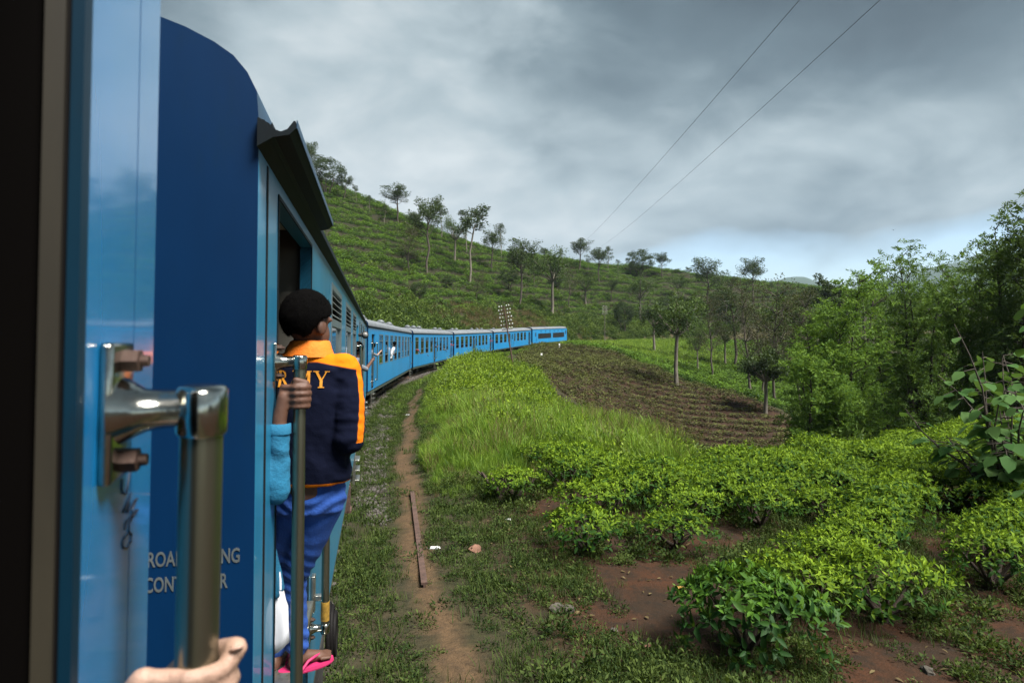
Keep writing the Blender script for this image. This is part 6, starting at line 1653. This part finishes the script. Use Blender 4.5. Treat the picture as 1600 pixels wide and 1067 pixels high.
        for g_ in (-1, 1): s.tube([a + d * .105 + Vector((0, 0, -.068)), a + d * .085 + sd * .012 * g_ + Vector((0, 0, -.035)), a + d * .03 + sd * .040 * g_ + Vector((0, 0, -.04)), a + sd * .045 * g_ + Vector((0, 0, -.07))], .006, 8)
        me = s.mesh('sandal', M['pink_rubber']); part('sandal', me)
    return jk
JK = boy()

def shirted():
    """passenger inside the doorway whose hand holds the grab rail"""
    root = empty('person', (-.93, 2.2, ZF)); tag(root, 'passenger in long sky blue shirt behind the door edge, hand on the grab rail', 'person')
    inv = Matrix.Translation(-root.location)
    def part(name, me, material=None):
        me.transform(inv)
        if material is not None: me.materials.clear(); me.materials.append(material)
        return link(name, me, root)
    X, Y = Vector((1, 0, 0)), Vector((0, 1, 0))
    railm = car2.matrix_world @ Vector((.322, -.083, CZ - .185))
    b = MB(); hc = (-1.02, 2.16, 2.83); head_parts(b, hc, 60)
    b.capsule((-1.03, 2.16, 2.64), (-1.02, 2.16, 2.76), .056, .054)
    limb(b, [(-1.02, 2.18, 2.6), (-1.0, 2.2, 2.1)], [.10, .11])
    # hand round the rail
    kn, A, Fd, Bp, g = fist(b, railm, (0, 0, 1), (1, -.22, 0), (-.2, -1, 0), 1.12)
    wrist = Vector((-.776, 2.135, 2.365))
    mid = (kn[0] + kn[3]) / 2
    for k_ in kn: b.capsule(k_ + Vector((-.006, .006, 0)), wrist + (k_ - mid) * .55 + Vector((0, 0, .03)), .0115, .014, 10)
    b.capsule(mid, wrist + Vector((0, 0, .02)), .022, .024, 12)
    tip = g + Vector((.026, -.006, .048))
    limb(b, [wrist + Vector((.004, .012, .055)), g + Vector((-.028, .022, .036)), g + Vector((-.004, -.024, .056)), tip], [.016, .0135, .0115, .0095], 10)
    elbow = Vector((-.785, 2.13, 2.150)); sh = Vector((-.97, 2.10, 2.52))
    limb(b, [wrist + Vector((0, 0, .015)), wrist, elbow, sh], [.024, .026, .036, .045])
    limb(b, [(-1.10, 2.34, 2.52), (-1.16, 2.36, 2.26), (-1.06, 2.34, 2.05)], [.045, .036, .028])
    b.ell((-1.04, 2.34, 2.0), .025, .035, .05)
    for i in range(4): b.capsule((-1.03, 2.315 + .018 * i, 1.97), (-1.02, 2.318 + .016 * i, 1.90), .009, .008, 8)
    for dx, dy in ((0, -.08), (0, .08)):
        limb(b, [(-.98, 2.2 + dy, 2.0), (-.98, 2.2 + dy, 1.66), (-.99, 2.2 + dy, 1.36)], [.08, .05, .035]); b.capsule((-.99, 2.2 + dy, 1.33), (-.90, 2.2 + dy, 1.315), .03, .024)
    part('body', remeshed(b, .0052, 2), M['skin'])
    part('hair', hair_mesh(hc, 60, 1.0, 9))
    s = MB()
    s.loft([ring((cx, cy, z), X, Y, rx, ry, 24) for z, cx, cy, rx, ry in ((1.76, -.935, 2.235, .120, .165), (1.82, -.94, 2.235, .116, .160), (2.0, -.965, 2.21, .115, .15), (2.2, -.985, 2.2, .118, .155), (2.4, -1.0, 2.19, .118, .17), (2.52, -1.02, 2.18, .10, .16), (2.60, -1.025, 2.17, .065, .07))])
    limb(s, [sh, sh.lerp(elbow, .5), elbow, elbow.lerp(wrist, .5), wrist + Vector((0, 0, -.012))], [.064, .052, .043, .037, .035], 18)
    limb(s, [(-1.10, 2.33, 2.51), (-1.16, 2.36, 2.26), (-1.07, 2.34, 2.08)], [.066, .052, .042], 16)
    sm = remeshed(s, .006, 3)
    co = np.array([v.co[:] for v in sm.vertices]); nrm = np.array([v.normal[:] for v in sm.vertices]); x, y, z = co.T
    slv = np.exp(-((z - 2.24) / .075) ** 2)
    w = .013 * (fbm(z * 26 + x * 14, y * 16 - z * 9 + 3, 3, 5)) * (.4 + slv) * (x > -.86) + .006 * np.sin(np.arctan2(y - 2.21, x + .95) * 13) * np.exp(-((z - 1.78) / .16) ** 2)
    sm.vertices.foreach_set('co', (co + nrm * w[:, None]).astype(np.float32).ravel()); sm.update()
    part('shirt', sm, M['sky_cloth'])
    c = MB(); c.loft([ring(wrist + Vector((0, 0, -.022)), X, Y, .037, .037, 20), ring(wrist + Vector((0, 0, .012)), X, Y, .037, .037, 20), ring(wrist + Vector((0, 0, .012)), X, Y, .031, .031, 20)], False); part('cuff', c.mesh('cuff', M['sky_cloth']))
    t = MB()
    t.loft([ring((-.98, 2.2, z), X, Y, .11, .15, 20) for z in (2.1, 1.98)])
    for dy in (-.08, .08): limb(t, [(-.98, 2.2 + dy, 2.0), (-.98, 2.2 + dy, 1.66), (-.99, 2.2 + dy, 1.38)], [.09, .075, .068], 16)
    part('trousers', remeshed(t, .009, 3), M['grey_cloth'])
    # white cloth bag hanging beside the doorway
    bag = MB(); rr = np.random.default_rng(2)
    rings = []
    for z, a, bb in ((1.775, .010, .014), (1.75, .018, .040), (1.70, .028, .062), (1.62, .034, .072), (1.575, .030, .070), (1.565, .012, .05)):
        rg_ = ring((-.832, 2.27, z), X, Y, a, bb, 18); rings.append([v + Vector((.004 * math.sin(7 * i + z * 60), 0, .004 * math.sin(5 * i))) for i, v in enumerate(rg_)])
    bag.loft(rings)
    bag.tube([(-.822, 2.27, 1.77), (-.824, 2.275, 1.80), (-.83, 2.28, 1.83)], .005, 6)
    o = bag.build('cloth_bag', M['white_cloth']); tag(o, 'white cloth bag hanging below the sky blue shirt hem at the doorway', 'bag')
shirted()

def gripping_hand():
    """the hand at the foot of the frame, round the nearest grab rail"""
    c = own.matrix_world @ Vector((XD1 + .100, -.083 * OWN_S, CZ - .344))
    root = empty('person', c); tag(root, 'bare hand and forearm gripping the nearest grab rail at the bottom of the picture', 'person')
    up = (own.matrix_world.to_3x3() @ Vector((0, 0, 1)))
    b = MB()
    kn, A, Fd, Bp, g = fist(b, c, up, (1, .12, 0), (-.15, -1, 0), 1.05)
    wrist = g + Vector((-.095, -.045, -.075)); mid = (kn[0] + kn[3]) / 2
    for k_ in kn: b.capsule(k_, wrist + (k_ - mid) * .5, .0125, .016, 10)
    b.capsule(mid + Vector((-.01, 0, 0)), wrist, .026, .027, 12)
    # thumb lies along the far side and rises beside the rail
    limb(b, [wrist + Vector((.02, .03, .025)), g + Vector((-.024, .036, .012)), g + Vector((.012, .034, .026)), g + Vector((.034, .012, .040))], [.020, .0165, .0135, .0115], 12)
    limb(b, [wrist, wrist + Vector((-.16, -.22, -.26))], [.028, .042], 16)
    me = remeshed(b, .0042, 3); me.transform(Matrix.Translation(-c)); me.materials.append(M['skin_light'])
    h = link('hand', me, root)
    tip = Vector((.034, .012, .040)) + Vector((.004, -.0085, .004)); dv = Vector((.022, -.022, .014)).normalized()
    MB().ell(tip, .0068, .0022, .0085, dv.to_track_quat('Z', 'Y').to_matrix(), 10, 8).build('nail', M['skin_nail'], h)
    sl = MB(); q = wrist + Vector((-.08, -.11, -.13)); e = wrist + Vector((-.17, -.235, -.275)); limb(sl, [q, e], [.046, .054], 16)
    sm = remeshed(sl, .006, 2); sm.transform(Matrix.Translation(-c)); sm.materials.append(M['grey_cloth']); link('sleeve', sm, root)
gripping_hand()

def leaner(car, x, z, label, shirt, skin='skin', pose='window', seed=1, yaw=0, side=-1):
    """passenger leaning out of a window or door of a carriage; built in the carriage's frame"""
    mw = car.matrix_world
    o = mw @ Vector((x, 0, z)); root = empty('person', o); tag(root, label, 'person', 'passengers leaning out of the train')
    rotz = math.atan2(mw[1][0], mw[0][0]); rot = Matrix.Rotation(rotz, 4, 'Z')      # local x forward, y inwards
    T = lambda p: Vector(p)
    b = MB(); s = MB()
    ly = {'window': -.16, 'arm': .18, 'door': -.02, 'inside': .16}[pose]
    hc = T((.0, ly, .42))
    head_parts(b, hc, 90 + yaw); b.capsule((0, ly + .03, .22), (0, ly + .01, .36), .055, .053)
    s.loft([ring((0, yy, zz), Vector((1, 0, 0)), Vector((0, 1, 0)), rx, ry, 18) for zz, yy, rx, ry in ((-.35, ly + .25, .16, .11), (-.1, ly + .18, .17, .11), (.1, ly + .09, .19, .10), (.2, ly + .05, .12, .08), (.25, ly + .04, .06, .06))])
    if pose in ('arm', 'door'): el, wr = Vector((.16, -.16, .02)), Vector((.36, -.26, .16))
    elif pose == 'window': el, wr = Vector((.26, -.06, -.06)), Vector((.16, -.10, -.12))
    else: el, wr = Vector((.24, .05, -.08)), Vector((.12, -.06, -.14))
    if pose == 'arm': el, wr = Vector((.12, -.10, -.02)), Vector((.30, -.20, -.22))
    sh = Vector((.17, ly + .08, .12))
    limb(s, [sh, el], [.062, .050], 12); limb(b, [el, wr], [.040, .028], 12)
    b.ell(wr + (wr - el).normalized() * .05, .03, .045, .03)
    for i in range(4): b.capsule(wr + (wr - el).normalized() * .07 + Vector((0, 0, .022 - .015 * i)), wr + (wr - el).normalized() * .14 + Vector((.0, -.01, .024 - .016 * i)), .010, .008, 6)
    limb(s, [Vector((-.17, ly + .08, .12)), Vector((-.2, ly + .16, -.12))], [.062, .05], 12)
    for mb_, nm, mt, vx in ((b, 'body', M[skin], .011), (s, 'shirt', M[shirt], .013)):
        me = remeshed(mb_, vx, 3); me.materials.append(mt); me.transform(rot); link(nm, me, root)
    h = hair_mesh(hc, 90 + yaw, 1.0, seed); h.transform(rot); link('hair', h, root)
    return root
leaner(car3, 1.28, 2.05, 'passenger in grey standing in the door of the first bright carriage, arm bent outwards', 'grey_cloth', 'skin_light', 'door', 3, -20)
leaner(car3, 8.6, 2.10, 'person in white leaning far out of the third window of the first bright carriage', 'white_cloth', 'skin', 'window', 5, -30)
leaner(car4, 1.5, 1.95, 'passenger whose bare arm hangs from the first window of the second bright carriage', 'red_cloth', 'skin', 'arm', 6, 10)
leaner(car4, 6.0, 1.55, 'seated passenger in white at the third window of the second bright carriage', 'white_cloth', 'skin', 'inside', 7)
leaner(car4, 10.2, 2.0, 'person standing in the middle door of the second bright carriage', 'navy_cloth', 'skin', 'door', 8, 15)
leaner(car4, 15.9, 1.75, 'passenger with an arm out of the window right of the middle door, second bright carriage', 'grey_cloth', 'skin', 'arm', 9)
leaner(car4, 21.6, 2.0, 'person in red standing in the end door of the second bright carriage', 'red_cloth', 'skin', 'door', 10, 10)
leaner(car5, 8.2, 1.55, 'seated passenger in red at the fourth window of the third bright carriage', 'red_cloth', 'skin', 'inside', 11)
leaner(car5, 21.5, 2.0, 'person in red in the end door of the third bright carriage', 'red_cloth', 'skin', 'door', 12, 10)
leaner(car2, 10.5, 2.10, 'dark-haired passenger reaching out of the far door of the weathered carriage', 'grey_cloth', 'skin', 'door', 13, 0)
# ---------------------------------------------------------------- telegraph poles, wires, small things
def telegraph(u, vb, D, vt, lean, label, arms=7, base=None, metal='rust'):
    p = at(u, D, base); H = CZ + (533 - vt) / 1000 * D - p.z
    root = empty('telegraph_pole', p); tag(root, label, 'telegraph pole')
    root.rotation_euler = (0, R(lean), R(-8))
    MB().tube([(0, 0, -.3), (0, 0, H * .5), (0, 0, H)], [.075, .065, .05], 8).build('pole', M[metal], root)
    for k in range(arms):
        z = H - .12 - k * .34; w = .50 + (.08 if k % 2 else 0)
        a = MB().box((-w, .05, z - .03), (w, .11, z + .03)).build('crossarm', M[metal], root)
        for x in (-w + .05, -w * .45, w * .45, w - .05):
            MB().tube([(x, .08, z + .03), (x, .08, z + .08)], .012, 6).tube([(x, .08, z + .07), (x, .08, z + .10), (x, .08, z + .13), (x, .08, z + .17), (x, .08, z + .19)], [.05, .06, .042, .045, .02], 8).build('insulator', M['porcelain'], a)
    return root
telegraph(803, 575, 58, 476, -9, 'leaning rusty telegraph pole with many white insulators in front of the fourth bright carriage', 7)
telegraph(945, 535, 150, 478, 0, 'upright telegraph pole with white insulators beyond the spur', 6, None, 'bark_pale')
telegraph(1135, 520, 185, 470, 0, 'far small telegraph pole with white insulators on the hill slope', 5, None, 'bark_pale')
def wire(u0, v0, D0, u1, v1, D1, label):
    a = Vector(((u0 - 800) / 1000 * D0, D0, CZ + (533 - v0) / 1000 * D0)); b = Vector(((u1 - 800) / 1000 * D1, D1, CZ + (533 - v1) / 1000 * D1))
    e = a + (a - b).normalized() * 30
    pts = []
    for f in np.linspace(0, 1, 40):
        p = e.lerp(b, f); p.z -= 6.0 * f * (1 - f); pts.append(p)
    o = MB().tube(pts, .011, 5).build('power_line', M['wire']); tag(o, label, 'power line', 'power lines overhead')
wire(1225, 0, 24, 893, 392, 225, 'left power line sagging from the top of the picture to the hill')
wire(1345, 0, 24, 925, 392, 230, 'right power line sagging from the top of the picture to the hill')
def bird():
    o = MB().ell((0, 0, 0), .16, .05, .05).add([(0.05, .04, .02), (-.06, .04, .02), (-.12, .32, .10), (-.02, .34, .10), (-.16, .55, .03)], [(0, 1, 2, 3), (3, 2, 4)]).add([(0.05, -.04, .02), (-.06, -.04, .02), (-.12, -.32, .10), (-.02, -.34, .10), (-.16, -.55, .03)], [(0, 3, 2, 1), (3, 4, 2)]).add([(-.12, .03, 0), (-.12, -.03, 0), (-.27, -.05, .01), (-.27, .05, .01)], [(0, 1, 2, 3)]).build('bird', M['bird'])
    D = 130; o.location = ((1396 - 800) / 1000 * D, D, CZ + (533 - 359) / 1000 * D); o.rotation_euler = (0, 0, R(80)); tag(o, 'dark bird gliding in the sky above the blue gap in the clouds', 'bird')
bird()
def old_rail():
    a, b = ray(644, 772, 3), ray(663, 918, 3); d = Vector(a - b); L = d.length
    prof = [(x * 1.45, z * 1.1) for x, z in [(-.045, 0), (.045, 0), (.045, .010), (.008, .02), (.008, .06), (.026, .066), (.026, .09), (-.026, .09), (-.026, .066), (-.008, .06), (-.008, .02), (-.045, .010)]]
    o = MB().prism(prof, 'y', 0, L).build('old_rail', M['rust'], None, (b[0], b[1], b[2] - .03)); o.rotation_euler = (math.asin(d.z / L), 0, math.atan2(-d.x, d.y))
    tag(o, 'length of rusty rail lying beside the footpath', 'rail')
old_rail()
def crumple(u, v, size, label):
    p = ray(u, v, 3); r = np.random.default_rng(int(u)); bm = bmesh.new(); bmesh.ops.create_icosphere(bm, subdivisions=3, radius=1)
    for q in bm.verts: q.co = Vector((q.co.x * size, q.co.y * size * .45, max(-.01, q.co.z * size * .28))) * float(1 + r.normal() * .16)
    me = bpy.data.meshes.new('litter'); bm.to_mesh(me); bm.free(); me.materials.append(M['litter']); o = link('litter', me, None, (p[0], p[1], p[2] + .01)); tag(o, label, 'litter')
crumple(679, 856, .075, 'crumpled white plastic litter on the footpath by the rusty rail')
crumple(637, 648, .09, 'scrap of white litter on the verge far along the footpath')
crumple(795, 812, .05, 'small white scrap on the soil under the forked tea trunk')
def rock(u, v, s, m, label):
    p = ray(u, v, 3); me = pebble('rock', np.random.default_rng(int(u * 3 + v)), M[m]); me.transform(Matrix.Scale(s, 4)); o = link('rock', me, None, (p[0], p[1], p[2] + s * .2)); o.rotation_euler = (0, 0, u); tag(o, label, 'rock')
rock(742, 860, .10, 'rock', 'reddish rounded rock in the weeds right of the footpath')
rock(868, 952, .09, 'rock_grey', 'pale stone on the soil left of a second pale stone')
rock(889, 955, .08, 'rock_grey', 'second pale stone on the soil near the creeping weeds')
rock(1272, 880, .11, 'rock', 'red rock between the largest tea bush and the row behind')
rock(1358, 950, .10, 'rock_grey', 'pale rock at the foot of the right hand tea row')
rock(1012, 1010, .05, 'rock', 'small red stone on the weeds before the largest bush')
rock(960, 985, .04, 'rock_grey', 'small grey pebble at the lower edge of the weeds')
rock(1450, 1050, .07, 'rock_grey', 'yellowish stone at the lower right edge on bare soil')
def km_post(u, v, D, label):
    p = at(u, D); o = MB().box((-.11, -.06, -.2), (.11, .06, .75), .02).build('marker_post', M['white'], None, p); tag(o, label, 'marker post')
km_post(846, 550, 88, 'short white marker post beside the track before the engine')
km_post(874, 545, 104, 'farther white marker post at the edge of the pruned tea')
def flower():
    p = ray(1062, 922, 3); mb = MB()
    for k in range(5):
        a = k * 1.26; mb.ell((.022 * math.cos(a), .022 * math.sin(a), .02), .02, .012, .006, Matrix.Rotation(a, 3, 'Z'), 8, 6)
    o = mb.build('fallen_flower', M['yellow'], None, (p[0], p[1], p[2] + .01)); o.scale = (1.5, 1.5, 1.5); tag(o, 'yellow fallen flower on the red soil beside the largest tea bush', 'flower')
flower()
